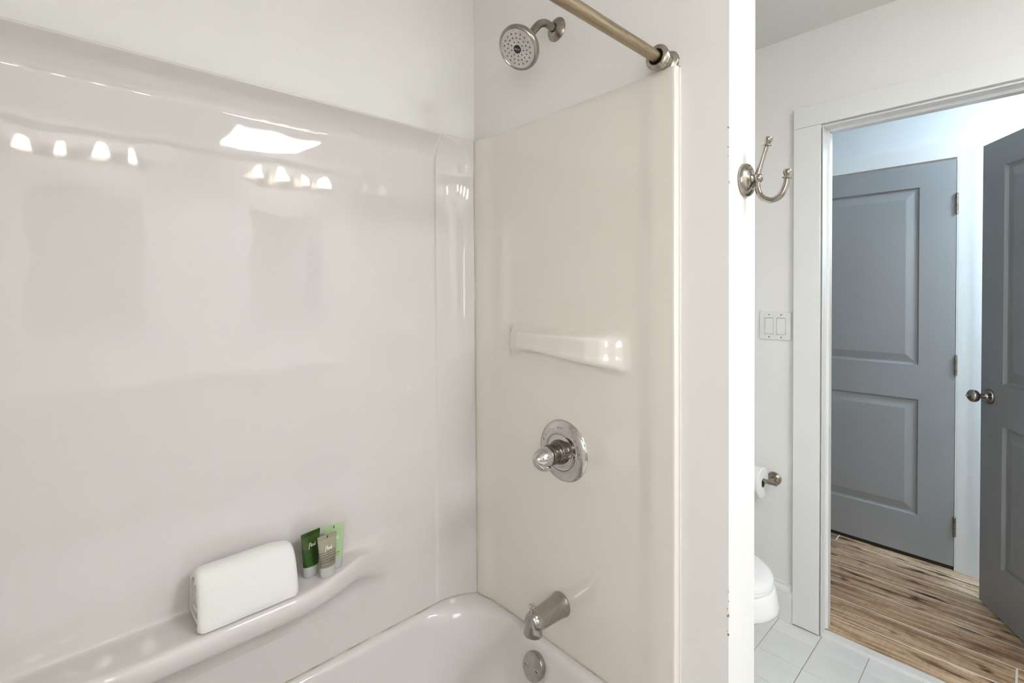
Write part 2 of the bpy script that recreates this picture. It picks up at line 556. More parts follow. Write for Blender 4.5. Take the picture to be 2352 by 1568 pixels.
# (the alcove walls step back to the studs behind the surround, so the drywall laps its top flange)
ZL = 1.9085
wl = struct('wall_left', boxes(((XL - 0.1, YB - 0.1, ZL), (XL, YD, CEIL)), ((XL - 0.1, YB - 0.1, 0), (-0.062, 0.034, ZL)), ((XL - 0.1, 0.034, 0), (XL, YD, ZL))), 'paint')
tag(wl, 'off white painted wall above the long side of the tub')
pt = struct('wall_partition', boxes(((XL, YE, ZL), (XP, YP, CEIL)), ((XL, 0.034, 0), (0.7205, YP, ZL)), ((0.7205, YE, 0), (XP, YP, ZL))), 'partition')
tag(pt, 'off white partition wall between tub and toilet')
wx0, wx1, wz0, wz1 = ADDED_WIN
struct('wall_back', boxes(((XL - 0.1, YB - 0.1, 0), (wx0, YB, CEIL)), ((wx1, YB - 0.1, 0), (XV + 0.1, YB, CEIL)), ((wx0, YB - 0.1, 0), (wx1, YB, wz0)), ((wx0, YB - 0.1, wz1), (wx1, YB, CEIL))), 'paint')
wn = thing('added_window', 'white framed window added behind the camera to light the shower end', None, ((wx0 + wx1) / 2, YB, wz0), kind='structure')
obj('frame', boxes(((wx0 - 0.07, YB, wz0 - 0.07), (wx0, YB + 0.018, wz1 + 0.07)), ((wx1, YB, wz0 - 0.07), (wx1 + 0.07, YB + 0.018, wz1 + 0.07)), ((wx0, YB, wz1), (wx1, YB + 0.018, wz1 + 0.07)), ((wx0, YB, wz0 - 0.07), (wx1, YB + 0.018, wz0))), 'trim', wn, smooth=False)
zm = (wz0 + wz1) / 2
obj('sash', boxes(((wx0, YB - 0.07, wz0), (wx0 + 0.035, YB - 0.03, wz1)), ((wx1 - 0.035, YB - 0.07, wz0), (wx1, YB - 0.03, wz1)), ((wx0 + 0.035, YB - 0.07, wz0), (wx1 - 0.035, YB - 0.03, wz0 + 0.035)), ((wx0 + 0.035, YB - 0.07, wz1 - 0.035), (wx1 - 0.035, YB - 0.03, wz1)), ((wx0 + 0.035, YB - 0.07, zm - 0.018), (wx1 - 0.035, YB - 0.03, zm + 0.018))), 'trim', wn, smooth=False)
for za, zb in ((wz0 + 0.035, zm - 0.018), (zm + 0.018, wz1 - 0.035)):
    obj('pane', boxes(((wx0 + 0.035, YB - 0.052, za), (wx1 - 0.035, YB - 0.048, zb))), 'pane', wn, smooth=False)
struct('wall_right', boxes(((XV, YB, 0), (XV + 0.1, YD, CEIL))), 'paint')
DX0, DX1, DZ = 0.692, 1.476, 2.056     # rough door opening
struct('wall_door', boxes(((XL - 0.1, YD, 0), (DX0, YDH, CEIL)), ((DX1, YD, 0), (XV + 0.1, YDH, CEIL)), ((DX0, YD, DZ), (DX1, YDH, CEIL))), 'paint')
HX0, HX1, HZ = 0.236, 1.011, 2.059     # opening of the hall door
struct('wall_far', boxes(((-0.9, YH, 0), (HX0, YH + 0.1, CEIL)), ((HX1, YH, 0), (XV + 0.1, YH + 0.1, CEIL)), ((HX0, YH, HZ), (HX1, YH + 0.1, CEIL)), ((HX0 - 0.02, YH + 0.12, 0), (HX1 + 0.02, YH + 0.14, HZ + 0.02))), 'hallpaint')
struct('wall_hall_left', boxes(((-1.0, YDH, 0), (-0.9, YH, CEIL))), 'hallpaint')
struct('wall_hall_right', boxes(((XV, YDH, 0), (XV + 0.1, YH, CEIL))), 'hallpaint')
struct('wall_hall_near', boxes(((-0.9, YDH, 0), (XL - 0.1, YDH + 0.02, CEIL))), 'hallpaint')
cx0, cx1, cy0, cy1 = -1.0, XV + 0.1, YB - 0.1, YH + 0.1
struct('ceiling', boxes(((cx0, cy0, CEIL), (cx1, cy1, CEIL + 0.08))), 'ceiling')

# --- bathroom floor: slab plus the tiles in view
fl = struct('floor', boxes(((XL - 0.1, YB - 0.1, -0.06), (XV + 0.1, YDH, -0.0035))), 'grout')
tag(fl, 'white square tile floor of the bathroom')
TPX, TPY = 0.158, 0.152
def tile_mesh(w, d):
    return boxes(((-w / 2, -d / 2, -0.0045), (w / 2, d / 2, 0.0)), bevel=0.0012, seg=1)
cache = {}
for j in range(-4, 2):
    for i in range(-5, 15):
        x0_, x1_ = 0.693 + TPX * i, 0.693 + TPX * (i + 1)
        y1_, y0_ = 1.129 + TPY * j, 1.129 + TPY * (j - 1)
        if j == 1: y1_ = YD + 0.001
        if y1_ < 0.3: continue
        x0_ = max(x0_, XL); x1_ = min(x1_, XV)
        if x1_ - x0_ < 0.02: continue
        w, d = round(x1_ - x0_ - 0.0026, 4), round(y1_ - y0_ - 0.0016, 4)
        if (w, d) not in cache:
            o = obj('tile', tile_mesh(w, d), 'tile', fl, smooth=False)
            cache[(w, d)] = o.data
        else:
            o = link(bpy.data.objects.new('tile', cache[(w, d)])); o.parent = fl
        o.location = ((x0_ + x1_) / 2, (y0_ + y1_) / 2, 0)
obj('tile_field', boxes(((0.76, YB, -0.0035), (XV, 0.369 - TPY + 0.0, 0.0))), 'tile_far', fl, smooth=False, kind='stuff')

# --- hall floor of wood-look planks
hf = struct('floor_hall', boxes(((-0.9, 1.2725, -0.06), (XV, YH + 0.12, -0.0006))), 'plank_grout')
tag(hf, 'brown wood-look plank floor of the hall')
rows = [1.2735, 1.411, 1.559, 1.711, 1.863, 2.005, 2.155, YH + 0.10]
joint = [0.10, 1.235, 0.05, 0.16, 0.30, 0.05, 0.523]
for r_, (y0_, y1_) in enumerate(zip(rows, rows[1:])):
    L = 1.25
    x = joint[r_] - 2 * L
    while x < XV:
        a, b_ = max(x, -0.9), min(x + L, XV)
        if b_ - a > 0.03:
            cx_, cy_ = (a + b_) / 2, (y0_ + y1_) / 2
            w, d = b_ - a - 0.006, y1_ - y0_ - 0.0055
            o = obj('plank', boxes(((-w / 2, -d / 2, -0.004), (w / 2, d / 2, 0.0)), bevel=0.0004, seg=1), 'wood', hf, smooth=False)
            o.location = (cx_, cy_, 0)
        x += L

# --- threshold
th = struct('trim_1', boxes(((DX0, YD - 0.001, -0.0035), (DX1, 1.271, 0.0085)), bevel=0.003), 'threshold')
tag(th, 'white threshold strip between tile and wood floors')
obj('nosing', boxes(((DX0, YD - 0.006, -0.003), (DX1, YD, 0.0045)), bevel=0.0015), 'trim', th)

# --- bathroom door casing and jamb
cs = thing('trim_2', 'flat white casing around the bathroom doorway', None, (0.637, YD, 0), kind='structure')
CF = YD - 0.018
obj('casing_board', boxes(((0.589, CF, 0.006), (0.6855, YD, 2.0645)), bevel=0.0015), 'trim', cs)
obj('casing_board', boxes(((1.481, CF, 0.006), (1.578, YD, 2.0645)), bevel=0.0015), 'trim', cs)
obj('casing_board', boxes(((0.589, CF, 2.0652), (1.578, YD, 2.146)), bevel=0.0015), 'trim', cs)
jb = thing('trim_3', 'white door jamb with stop inside the bathroom doorway', None, (0.69, 1.30, 0), kind='structure')
obj('jamb_board', boxes(((0.6905, YD - 0.012, 0.004), (0.6935, YDH + 0.004, DZ)), bevel=0.001), 'trim', jb)
obj('jamb_board', boxes(((1.4745, YD - 0.012, 0.004), (1.4775, YDH + 0.004, DZ)), bevel=0.001), 'trim', jb)
obj('jamb_board', boxes(((0.6936, YD - 0.012, DZ - 0.003), (1.4744, YDH + 0.004, DZ + 0.002)), bevel=0.001), 'trim', jb)
obj('door_stop', boxes(((0.6925, 1.272, 0.010), (0.7035, 1.308, DZ - 0.0032)), bevel=0.002), 'trim', jb)
obj('door_stop', boxes(((1.4645, 1.272, 0.010), (1.4755, 1.308, DZ - 0.002)), bevel=0.002), 'trim', jb)
obj('door_stop', boxes(((0.7036, 1.272, DZ - 0.014), (1.4644, 1.308, DZ - 0.002)), bevel=0.002), 'trim', jb)

# --- baseboards
def baseboard(name, x0_, x1_, yface, h=0.160, d=0.014, sgn=-1):
    bm = bmesh.new()
    prof = [(0, 0), (d, 0), (d, h * 0.80), (d * 0.8, h * 0.86), (d * 0.45, h * 0.92), (d * 0.3, h), (0, h)]
    A = [bm.verts.new((x0_, yface + sgn * p, z)) for p, z in prof]
    B = [bm.verts.new((x1_, yface + sgn * p, z)) for p, z in prof]
    for i in range(len(prof)):
        j = (i + 1) % len(prof)
        bm.faces.new((A[i], A[j], B[j], B[i]))
    bm.faces.new(A); bm.faces.new(B[::-1])
    return struct(name, bm, 'trim')
tag(baseboard('baseboard_door', XL, 0.589, YD), 'white baseboard beside the toilet')
baseboard('baseboard_door_right', 1.578, 2.30, YD)
baseboard('baseboard_hall', 1.106, XV, YH)

# --- hall door casing with mitred corner
def casing_hall():
    root = thing('trim_4', 'white mitred casing around the closed grey door', None, (HX1, YH, 0), kind='structure')
    x0_, x1_, zt, w = HX0, HX1, HZ, 0.092
    prof = [(0.0, 0.011), (0.006, 0.013), (0.020, 0.012), (0.055, 0.015), (0.078, 0.018), (0.090, 0.016), (w, 0.010)]
    def board(p0, p1, d0, d1):
        bm = bmesh.new()
        rows_ = []
        for s, dep in prof + [(w, 0.0), (0.0, 0.0)]:
            rows_.append([Vector((p0[0] + d0[0] * s, YH - dep, p0[1] + d0[1] * s)), Vector((p1[0] + d1[0] * s, YH - dep, p1[1] + d1[1] * s))])
        rows_.append(rows_[0])
        grid_mesh(bm, rows_)
        bmesh.ops.remove_doubles(bm, verts=bm.verts, dist=1e-5)
        obj('casing_board', bm, 'trim', root, angle=30)
    board((x1_, 0.0), (x1_, zt), (1, 0), (1, 1))
    board((x0_, 0.0), (x0_, zt), (-1, 0), (-1, 1))
    board((x0_, zt), (x1_, zt), (-1, 1), (1, 1))
    obj('jamb_board', boxes(((x0_, YH - 0.011, 0), (x0_ + 0.003, YH + 0.10, zt)), ((x1_ - 0.003, YH - 0.011, 0), (x1_, YH + 0.10, zt)), ((x0_, YH - 0.011, zt - 0.003), (x1_, YH + 0.10, zt))), 'trim', root, smooth=False)
casing_hall()

# --- moulded two-panel doors (local: x across from hinge, front face at y=0 facing -y)
DW, DH, DT = 0.762, 2.024, 0.035
PANELS = [(0.140, 0.622, 0.209, 0.814), (0.140, 0.622, 0.992, 1.908)]
def make_door(name, label, loc, rotz, sign, sweep=True):
    """sign=+1: x runs from hinge along local +x."""
    bm = bmesh.new()
    def X(x): return sign * x
    xs = [0, 0.140, 0.622, DW]; zs = [0, 0.209, 0.814, 0.992, 1.908, DH]
    for face_y in (0.0, DT):
        V = [[bm.verts.new((X(x), face_y, z)) for x in xs] for z in zs]
        for i in range(5):
            for j in range(3):
                if j == 1 and i in (1, 3): continue
                bm.faces.new((V[i][j], V[i][j + 1], V[i + 1][j + 1], V[i + 1][j]))
        if face_y == 0: VF = V
        else: VB = V
    def strip(a, b): bm.faces.new((a[0], a[1], b[1], b[0]))
    for i in range(5):
        for j in (0, 3): strip((VF[i][j], VF[i + 1][j]), (VB[i][j], VB[i + 1][j]))
    for j in range(3):
        for i in (0, 5): strip((VF[i][j], VF[i][j + 1]), (VB[i][j], VB[i][j + 1]))
    d = obj(name, bm, 'doorpaint', smooth=False)
    d['kind'] = 'structure'; d['label'] = label
    d.location = loc; d.rotation_euler = (0, 0, rotz)
    loops = [(0.0, 0.0), (0.002, 0.005), (0.006, 0.0115), (0.012, 0.0125), (0.015, 0.0120), (0.052, 0.0030), (0.055, 0.0025)]
    for (px0, px1, pz0, pz1) in PANELS:
        for side in (0, 1):
            bm = bmesh.new(); rings = []
            for ins, dep in loops:
                yy = dep if side == 0 else DT - dep
                rings.append([bm.verts.new((X(x), yy, z)) for x, z in ((px0 + ins, pz0 + ins), (px1 - ins, pz0 + ins), (px1 - ins, pz1 - ins), (px0 + ins, pz1 - ins))])
            bridge(bm, rings); bm.faces.new(rings[-1])
            p = obj('panel', bm, 'doorpaint', d, smooth=False, world=False)
    return d

def hinge(parent, x, z, y, h=0.092):
    bm = bmesh.new()
    n = 5
    for k in range(n):
        z0_ = z - h / 2 + h * k / n
        lathe(bm, [(0, 0.0003), (0.0062, 0.0003), (0.0062, h / n - 0.0008), (0, h / n - 0.0008)], (x, y, z0_), (0, 0, 1), 12)
    for zz, s in ((z + h / 2, 1), (z - h / 2, -1)):
        lathe(bm, [(0.0062, 0), (0.0066, 0.002 * 1), (0.004, 0.005), (0, 0.006)], (x, y, zz), (0, 0, s), 12)
    return obj('hinge', bm, 'nickel_dark', parent, world=False)

def knob(parent, sgnx, y0, out):
    """lever-like round knob with rosette, local coordinates of the door. out = -1 towards front."""
    bm = bmesh.new()
    o = (sgnx * (DW - 0.060), y0, 0.925)
    lathe(bm, [(0, 0), (0.033, 0), (0.0335, 0.004), (0.031, 0.009), (0.024, 0.011), (0.014, 0.013), (0.0105, 0.020), (0.0105, 0.036), (0.014, 0.040),
               (0.0225, 0.045), (0.027, 0.053), (0.0275, 0.060), (0.025, 0.068), (0.017, 0.075), (0.008, 0.0775), (0.004, 0.079), (0.0028, 0.085), (0, 0.088)], o, (0, out, 0), 28)
    return obj('door_knob', bm, 'nickel', parent, world=False)

# closed hall door; hinges on its right edge
d1 = make_door('door_1', 'closed grey two-panel door across the hall', (1.006, YH - 0.010, 0.021), 0, -1)
for z in (1.806, 1.007, 0.203): hinge(d1, 0.003, z, -0.006)
knob(d1, -1, 0.0, -1)
obj('door_sweep', boxes(((-DW + 0.002, 0.006, -0.020), (-0.001, 0.03, 0.001))), 'doorsweep', d1, smooth=False, world=False)
# open bathroom door, swung into the hall about its right-hand jamb
ang = radians(120.2)
latch = Vector((1.111, 1.988, 0)); ddir = Vector((cos(ang), sin(ang), 0))
hpos = latch - ddir * DW
d2 = make_door('door_2', 'open grey two-panel door with satin knob', (hpos.x, hpos.y, 0.010), ang - pi, -1)
d2.location.z = 0.012
knob(d2, -1, 0.0, -1); knob(d2, -1, DT, 1)
for z in (1.80, 1.00, 0.20): hinge(d2, 0.003, z, DT + 0.004)
obj('latch_plate', boxes(((-DW - 0.0008, 0.006, 0.895), (-DW + 0.001, DT - 0.006, 0.955))), 'nickel', d2, smooth=False, world=False)

# ================================================================== BATHTUB
def rrect(x0_, x1_, y0_, y1_, r, z, nc=14, ns=12):
    pts = []
    for (cx_, cy_, a0) in ((x1_ - r, y1_ - r, 0), (x0_ + r, y1_ - r, pi / 2), (x0_ + r, y0_ + r, pi), (x1_ - r, y0_ + r, 1.5 * pi)):
        for k in range(nc + 1):
            a = a0 + (pi / 2) * k / nc
            pts.append(Vector((cx_ + r * cos(a), cy_ + r * sin(a), z)))
    out = []
    n = len(pts)
    for i in range(n):
        out.append(pts[i])
        if (i + 1) % (nc + 1) == 0:
            q = pts[(i + 1) % n]
            for k in range(1, ns): out.append(pts[i].lerp(q, k / ns))
    return out
RIM = 0.390
tubt = thing('bathtub', 'white enamel bathtub set in the alcove', 'bathtub', (0.35, -0.76, 0))
bm = bmesh.new()
rg = []
TX0, TX1, TY0, TY1 = -0.056, 0.715, -1.545, 0.018
for z, ins in ((0.0, 0.004), (0.30, 0.0), (0.36, 0.0), (RIM - 0.012, 0.0), (RIM - 0.003, 0.003), (RIM, 0.010)):
    rg.append(rrect(TX0 + 0.0, TX1 - ins, TY0, TY1, 0.012, z))
for a, b_, r_, z in ((-0.040, -0.006, 0.17, RIM + 0.0005), (-0.033, -0.012, 0.185, RIM - 0.002), (-0.0275, -0.018, 0.20, RIM - 0.008), (-0.0235, -0.0225, 0.205, RIM - 0.018), (-0.020, -0.027, 0.21, 0.350),
                     (-0.004, -0.045, 0.21, 0.29), (0.020, -0.070, 0.20, 0.20), (0.045, -0.100, 0.19, 0.13), (0.075, -0.135, 0.16, 0.095), (0.12, -0.185, 0.12, 0.080), (0.20, -0.30, 0.06, 0.076)):
    rg.append(rrect(a, 0.655 - (a + 0.04) * 0.8, -1.47 + (-0.006 - b_) * 1.6, b_, r_, z))
rv = [[bm.verts.new(p) for p in r] for r in rg]
bridge(bm, rv); bm.faces.new(rv[-1])
obj('basin', bm, 'tub', tubt, angle=60)
bm = bmesh.new()
lathe(bm, [(0, 0), (0.028, 0), (0.029, 0.002), (0.022, 0.004), (0.008, 0.005), (0.007, 0.014), (0, 0.016)], (0.33, -0.36, 0.077), (0, 0, 1))
obj('drain_stopper', bm, 'chrome', tubt)

# overflow plate
oc = Vector((0.3085, -0.0385, 0.337)); on = Vector((0, -0.945, 0.327)).normalized()
ov = thing('overflow_plate', 'round satin overflow plate with two screws inside the tub', 'overflow plate', oc)
bm = bmesh.new()
lathe(bm, [(0, -0.004), (0.036, -0.004), (0.0375, 0.002), (0.0375, 0.009), (0.0355, 0.0125), (0.031, 0.014), (0, 0.0145)], oc, on, 40)
obj('plate', bm, 'satin', ov)
px_, py_, _ = frame_of(on)
for s in (-1, 1):
    p = oc + px_ * (0.0205 * s) + on * 0.0135 + py_ * (-0.003)
    bm = bmesh.new()
    lathe(bm, [(0.0052, 0), (0.0055, 0.0012), (0.004, 0.0022), (0.0028, 0.0012), (0, 0.0010)], p, on, 16)
    sc = obj('screw', bm, 'chrome', ov)
    bm = bmesh.new()
    for a in (0.4, 0.4 + pi / 2):
        d_ = px_ * cos(a) + py_ * sin(a); e_ = on.cross(d_)
        c_ = p + on * 0.0020
        V = [bm.verts.new(c_ + d_ * (u * 0.0033) + e_ * (v * 0.0007)) for u, v in ((-1, -1), (1, -1), (1, 1), (-1, 1))]
        bm.faces.new(V)
    obj('screw_slot', bm, 'black', sc, smooth=False)

# ================================================================== TUB SURROUND
sur = thing('tub_surround', 'glossy cream acrylic three-panel tub surround with moulded ledges', 'tub surround', (0, 0, RIM))
PX = -0.047                     # recessed field of the long panel
ZT = 1.9035
def long_offset(y, z):
    """how far the moulded frame stands proud of the field at (y, z)."""
    R = 0.055
    yr = y if y > -0.76 else -1.52 - y        # mirror about the tub's centre
    u = yr + 0.125; v = z - 1.838
    uu, vv = u + R, v + R
    if uu > 0 and vv > 0:
        q = hypot(uu, vv) - R; w = 0.125 * uu * uu / (uu * uu + vv * vv) + 0.060 * vv * vv / (uu * uu + vv * vv)
    else:
        q, w = (u, 0.125) if u > v else (v, 0.060)
    t = q / w
    if t <= 0: return 0.0
    t = min(t, 1.0)
    c = 0.08 + 0.16 * smooth01((z - 1.55) / 0.28)
    return 0.047 * (c * t + (1 - c) * t * t)
ys = sorted(set([-1.52 + 0.0 + 0.125 * k / 12 for k in range(13)] + [-1.395 + (1.27) * k / 110 for k in range(111)] + [-0.125 + 0.125 * k / 26 for k in range(27)]))
# shelf profile: (offset from field, z); plane z for the flat state
sp_ = [(0.0, 0.515), (0.006, 0.540), (0.022, 0.566), (0.050, 0.588), (0.082, 0.603), (0.104, 0.613), (0.119, 0.627), (0.1245, 0.645), (0.1235, 0.659), (0.117, 0.6695), (0.106, 0.6725), (0.080, 0.6722), (0.045, 0.672), (0.018, 0.672), (0.006, 0.6745), (0.0015, 0.681), (0.0, 0.692)]
spd = catmull([Vector((a, b_, 0)) for a, b_ in sp_], 4)
ns_ = len(spd)
flatz = [0.515 + (0.692 - 0.515) * k / (ns_ - 1) for k in range(ns_)]
def shelf_s(y):
    yr = y if y > -0.76 else -1.52 - y
    return smooth01((-0.285 - yr) / 0.33) ** 0.75
zlow = [RIM + 0.001 + (0.515 - RIM - 0.001) * k / 10 for k in range(10)]
zup = [0.692 + (1.83 - 0.692) * k / 70 for k in range(1, 71)]
ztop = [1.838 + 0.060 * k / 22 for k in range(23)]
def long_point(y, kind, k):
    if kind == 's':
        s = shelf_s(y); sm = smooth01(s * 1.7 + 0.12); a, b_ = spd[k].x * s, flatz[k] * (1 - sm) + spd[k].y * sm
        # low shelf keeps its top face level as it fades
        return Vector((PX + max(a, 0) + long_offset(y, 0.6), y, b_))
    return Vector((PX + long_offset(y, k), y, k))
rowsL = [[long_point(y, 'p', z) for y in ys] for z in zlow]
rowsS = [[long_point(y, 's', k) for y in ys] for k in range(ns_)]
rowsU = [[long_point(y, 'p', z) for y in ys] for z in zup + ztop]
edge = []
for y in ys:                                   # rounded top edge turning back to the wall
    edge.append(long_point(y, 'p', ztop[-1]))
def back(dx, dz):
    return [Vector((max(p.x - dx, XL - 0.002) if dx > 0.01 else p.x - dx, p.y, p.z + dz)) for p in edge]
rowsT = [back(-0.0015, 0.0025), back(0.0, 0.0045), back(0.004, 0.0058), back(0.04, 0.006)]
allrows = rowsL + rowsS + rowsU + rowsT
# faces of the ledge become their own part
bm1, bm2 = bmesh.new(), bmesh.new()
i0 = len(rowsL); i1 = i0 + ns_
js = [j for j, y in enumerate(ys) if -1.52 + 0.270 <= y <= -0.270]
j0, j1 = js[0], js[-1]
def build_split(rows_, inside, A, B):
    for tgt, want in ((A, False), (B, True)):
        V = {}
        def g(i, j):
            if (i, j) not in V: V[(i, j)] = tgt.verts.new(rows_[i][j])
            return V[(i, j)]
        for i in range(len(rows_) - 1):
            for j in range(len(rows_[0]) - 1):
                if inside(i, j) == want:
                    tgt.faces.new((g(i, j), g(i, j + 1), g(i + 1, j + 1), g(i + 1, j)))
build_split(allrows, lambda i, j: i0 <= i < i1 - 1 and j0 <= j < j1, bm1, bm2)
obj('back_panel', bm1, 'acrylic', sur, angle=None, label='long glossy back panel')
obj('ledge', bm2, 'acrylic', sur, angle=None, label='long moulded ledge holding toiletries')

# end panel (plumbing side) ------------------------------------------------
EX0, EX1 = 0.0, 0.716
def end_offset(x, z):
    """recess of the field behind the frame (positive = +y)."""
    t = smooth01(x / 0.085) * (1 - 0.38 * max(0.0, min(1.0, (x - 0.20) / 0.40))) * smooth01((0.668 - x) / 0.055)
    return 0.0130 * t
dp = [(0.0, 1.150), (0.0, 1.185), (0.0, 1.215), (0.0015, 1.2290), (0.010, 1.2350), (0.030, 1.2395), (0.0385, 1.2425), (0.0410, 1.2475), (0.0395, 1.2560), (0.0390, 1.2680), (0.0385, 1.2760), (0.0368, 1.2815), (0.032, 1.2850), (0.018, 1.2905), (0.006, 1.2965), (0.001, 1.305), (0.0, 1.330)]
dpd = catmull([Vector((a, b_, 0)) for a, b_ in dp], 4)
nd = len(dpd); flatd = [1.150 + (1.330 - 1.150) * k / (nd - 1) for k in range(nd)]
def dish_s(x):
    return interp([0.150, 0.163, 0.185, 0.23, 0.32, 0.42, 0.49, 0.53, 0.56, 0.585, 0.60], [0, 0.10, 0.48, 0.72, 0.93, 1.0, 0.93, 0.74, 0.40, 0.10, 0.0], x)
def dish_low(x):        # underside sweeps lower towards the room side
    return -0.030 * smooth01((x - 0.20) / 0.34)
xs_e = [0.716 * k / 130 for k in range(131)]
ez = [RIM + 0.001 + (1.150 - RIM - 0.001) * k / 40 for k in range(40)]
eu = [1.330 + (ZT - 1.330) * k / 40 for k in range(1, 41)]
def end_point(x, z): return Vector((x, end_offset(x, z), z))
rowsE = [[end_point(x, z) for x in xs_e] for z in ez]
rowsD = []
for k in range(nd):
    r_ = []
    for x in xs_e:
        s = dish_s(x); z = flatd[k] * (1 - s) + dpd[k].y * s
        z += dish_low(x) * s * smooth01((dpd[k].y - 1.155) / 0.05) * (1 - smooth01((dpd[k].y - 1.225) / 0.055))
        r_.append(Vector((x, end_offset(x, 1.25) - 1.35 * dpd[k].x * s, z)))
    rowsD.append(r_)
rowsF = [[end_point(x, z) for x in xs_e] for z in eu]
last = rowsF[-1]
rowsG = [[Vector((p.x, p.y + 0.002, p.z + 0.0022)) for p in last], [Vector((p.x, max(p.y + 0.004, YE + 0.002), p.z + 0.003)) for p in last]]
rE = rowsE + rowsD + rowsF + rowsG
# wrap the free edge round to the wall
for r_ in rE:
    p = r_[-1]
    for dx, yy in ((0.0025, p.y + 0.0015), (0.0035, p.y + 0.004), (0.0035, YE - 0.002), (0.0036, YE + 0.001)):
        r_.append(Vector((p.x + dx, max(yy, p.y), p.z)))
bm1, bm2 = bmesh.new(), bmesh.new()
i0 = len(rowsE); i1 = i0 + nd
js = [j for j, x in enumerate(xs_e) if 0.14 <= x <= 0.60]
build_split(rE, lambda i, j: i0 <= i < i1 - 1 and js[0] <= j < js[-1], bm1, bm2)
obj('end_panel', bm1, 'acrylic_end', sur, angle=70, label='end panel with the tub and shower fittings')
obj('soap_ledge', bm2, 'acrylic_end', sur, angle=None, label='small moulded soap ledge')
# far end panel behind the camera side of the tub
bm = bmesh.new()
grid_mesh(bm, [[Vector((x, -1.52 - 0.0, z)) for x in (0.0, 0.2, 0.5, 0.716)] for z in (RIM + 0.001, 1.0, 1.5, ZT)])
grid_mesh(bm, [[Vector((x, -1.52 - d_, ZT)) for x in (0.0, 0.716)] for d_ in (0, 0.039)])
grid_mesh(bm, [[Vector((0.716, -1.52 - d_, z)) for z in (RIM + 0.001, ZT)] for d_ in (0, 0.039)])
obj('end_panel', bm, 'acrylic_end', sur, smooth=False)
# caulk beads
path = [Vector((PX + long_offset(y, 0.4) + 0.001, y, RIM + 0.0012)) for y in ys]
bm = bmesh.new(); tube(bm, path, 0.0026, 8)
obj('caulk_bead', bm, 'caulk', sur, label='discoloured caulk line along the tub')
bm = bmesh.new(); tube(bm, [Vector((x, end_offset(x, 0.4) - 0.001, RIM + 0.0012)) for x in xs_e], 0.0028, 8)
obj('caulk_bead', bm, 'caulk', sur)
bm = bmesh.new(); tube(bm, [Vector((0.0, -0.001, RIM + (ZT - RIM) * k / 20)) for k in range(21)], 0.0022, 8)
obj('caulk_bead', bm, 'caulk_seam', sur)
bm = bmesh.new(); tube(bm, [Vector((XL + 0.001, p.y, p.z + 0.006)) for p in edge], 0.0035, 8)
obj('caulk_bead', bm, 'caulk_white', sur)
bm = bmesh.new(); tube(bm, [Vector((x, YE - 0.001, ZT + 0.003 )) for x in xs_e], 0.0025, 8)
obj('caulk_bead', bm, 'caulk_white', sur)
bm = bmesh.new(); tube(bm, [Vector((0.7205, YE - 0.0005, RIM + (ZT - RIM) * k / 20)) for k in range(21)], 0.0025, 8)
obj('caulk_bead', bm, 'caulk_white', sur)

# ================================================================== SHOWER HEAD
sh = thing('wall_shower', 'round brushed nickel shower head on a bent wall arm', 'shower head', (0.350, YE, 2.138))
FC = Vector((0.350, YE, 2.138))
bm = bmesh.new()
lathe(bm, [(0.0325, -0.001), (0.0325, 0.0015), (0.0305, 0.0035), (0.024, 0.0085), (0.016, 0.013), (0.0125, 0.0145), (0.0125, 0.012)], FC, (0, -1, 0), 40)
obj('flange', bm, 'nickel_dark', sh)
bm = bmesh.new()
HC = Vector((0.3545, -0.128, 2.0285))         # ball joint end of the arm, above the face
apts = catmull([FC + Vector((0, 0.004, 0)), FC + Vector((0, -0.020, 0.0005)), FC + Vector((0.0, -0.044, 0.001)), FC + Vector((0.0005, -0.066, -0.0085)), FC + Vector((0.0015, -0.086, -0.028)), FC + Vector((0.0015, -0.126, -0.080))], 8)
tube(bm, apts, 0.0105, 20)
obj('arm', bm, 'nickel_dark', sh)
bm = bmesh.new()
lathe(bm, [(0.0112, 0), (0.0125, 0.001), (0.0125, 0.007), (0.0112, 0.008)], FC, (0, -1, 0), 24)
obj('collar', bm, 'nickel_dark', sh)
hn = Vector((0.10, -0.73, -0.68)).normalized()
HB = FC + Vector((0.0015, -0.124, -0.078))
bm = bmesh.new()
lathe(bm, [(0, -0.010), (0.013, -0.008), (0.0145, 0.004), (0.018, 0.012), (0.034, 0.020), (0.047, 0.025), (0.0545, 0.030), (0.0565, 0.036), (0.0560, 0.043), (0.0535, 0.0465), (0.0505, 0.0475), (0.0482, 0.0455)], HB, hn, 48)
obj('shower_head', bm, 'nickel', sh)
bm = bmesh.new()
lathe(bm, [(0.0485, 0.0440), (0.0484, 0.0458), (0.0450, 0.0468), (0.030, 0.0475), (0, 0.0478)], HB, hn, 48)
fp = obj('spray_face', bm, 'faceplate', sh)
hx, hy, _ = frame_of(hn)
bm = bmesh.new()
for rad, cnt, ph in ((0.0175, 9, 0.2), (0.0275, 16, 0.0), (0.0375, 18, 0.15)):
    for k in range(cnt):
        a = 2 * pi * k / cnt + ph
        p = HB + hx * (rad * cos(a)) + hy * (rad * sin(a)) + hn * 0.0468
        lathe(bm, [(0.0023, 0.0), (0.0022, 0.0012), (0.0012, 0.0020), (0, 0.0021)], p, hn, 8)
obj('nozzles', bm, 'nozzle', fp, kind='stuff', label='rubber spray nozzles')
bm = bmesh.new()
lathe(bm, [(0.0108, 0.0470), (0.0105, 0.0482), (0, 0.0484)], HB, hn, 28)
bd = obj('badge', bm, 'black', fp)
bm = bmesh.new()
ux = Vector((cos(YAW), sin(YAW), 0)); ux = (ux - hn * ux.dot(hn)).normalized(); uy = hn.cross(ux)
mt = Matrix(((ux.x, uy.x, hn.x, 0), (ux.y, uy.y, hn.y, 0), (ux.z, uy.z, hn.z, 0), (0, 0, 0, 1)))
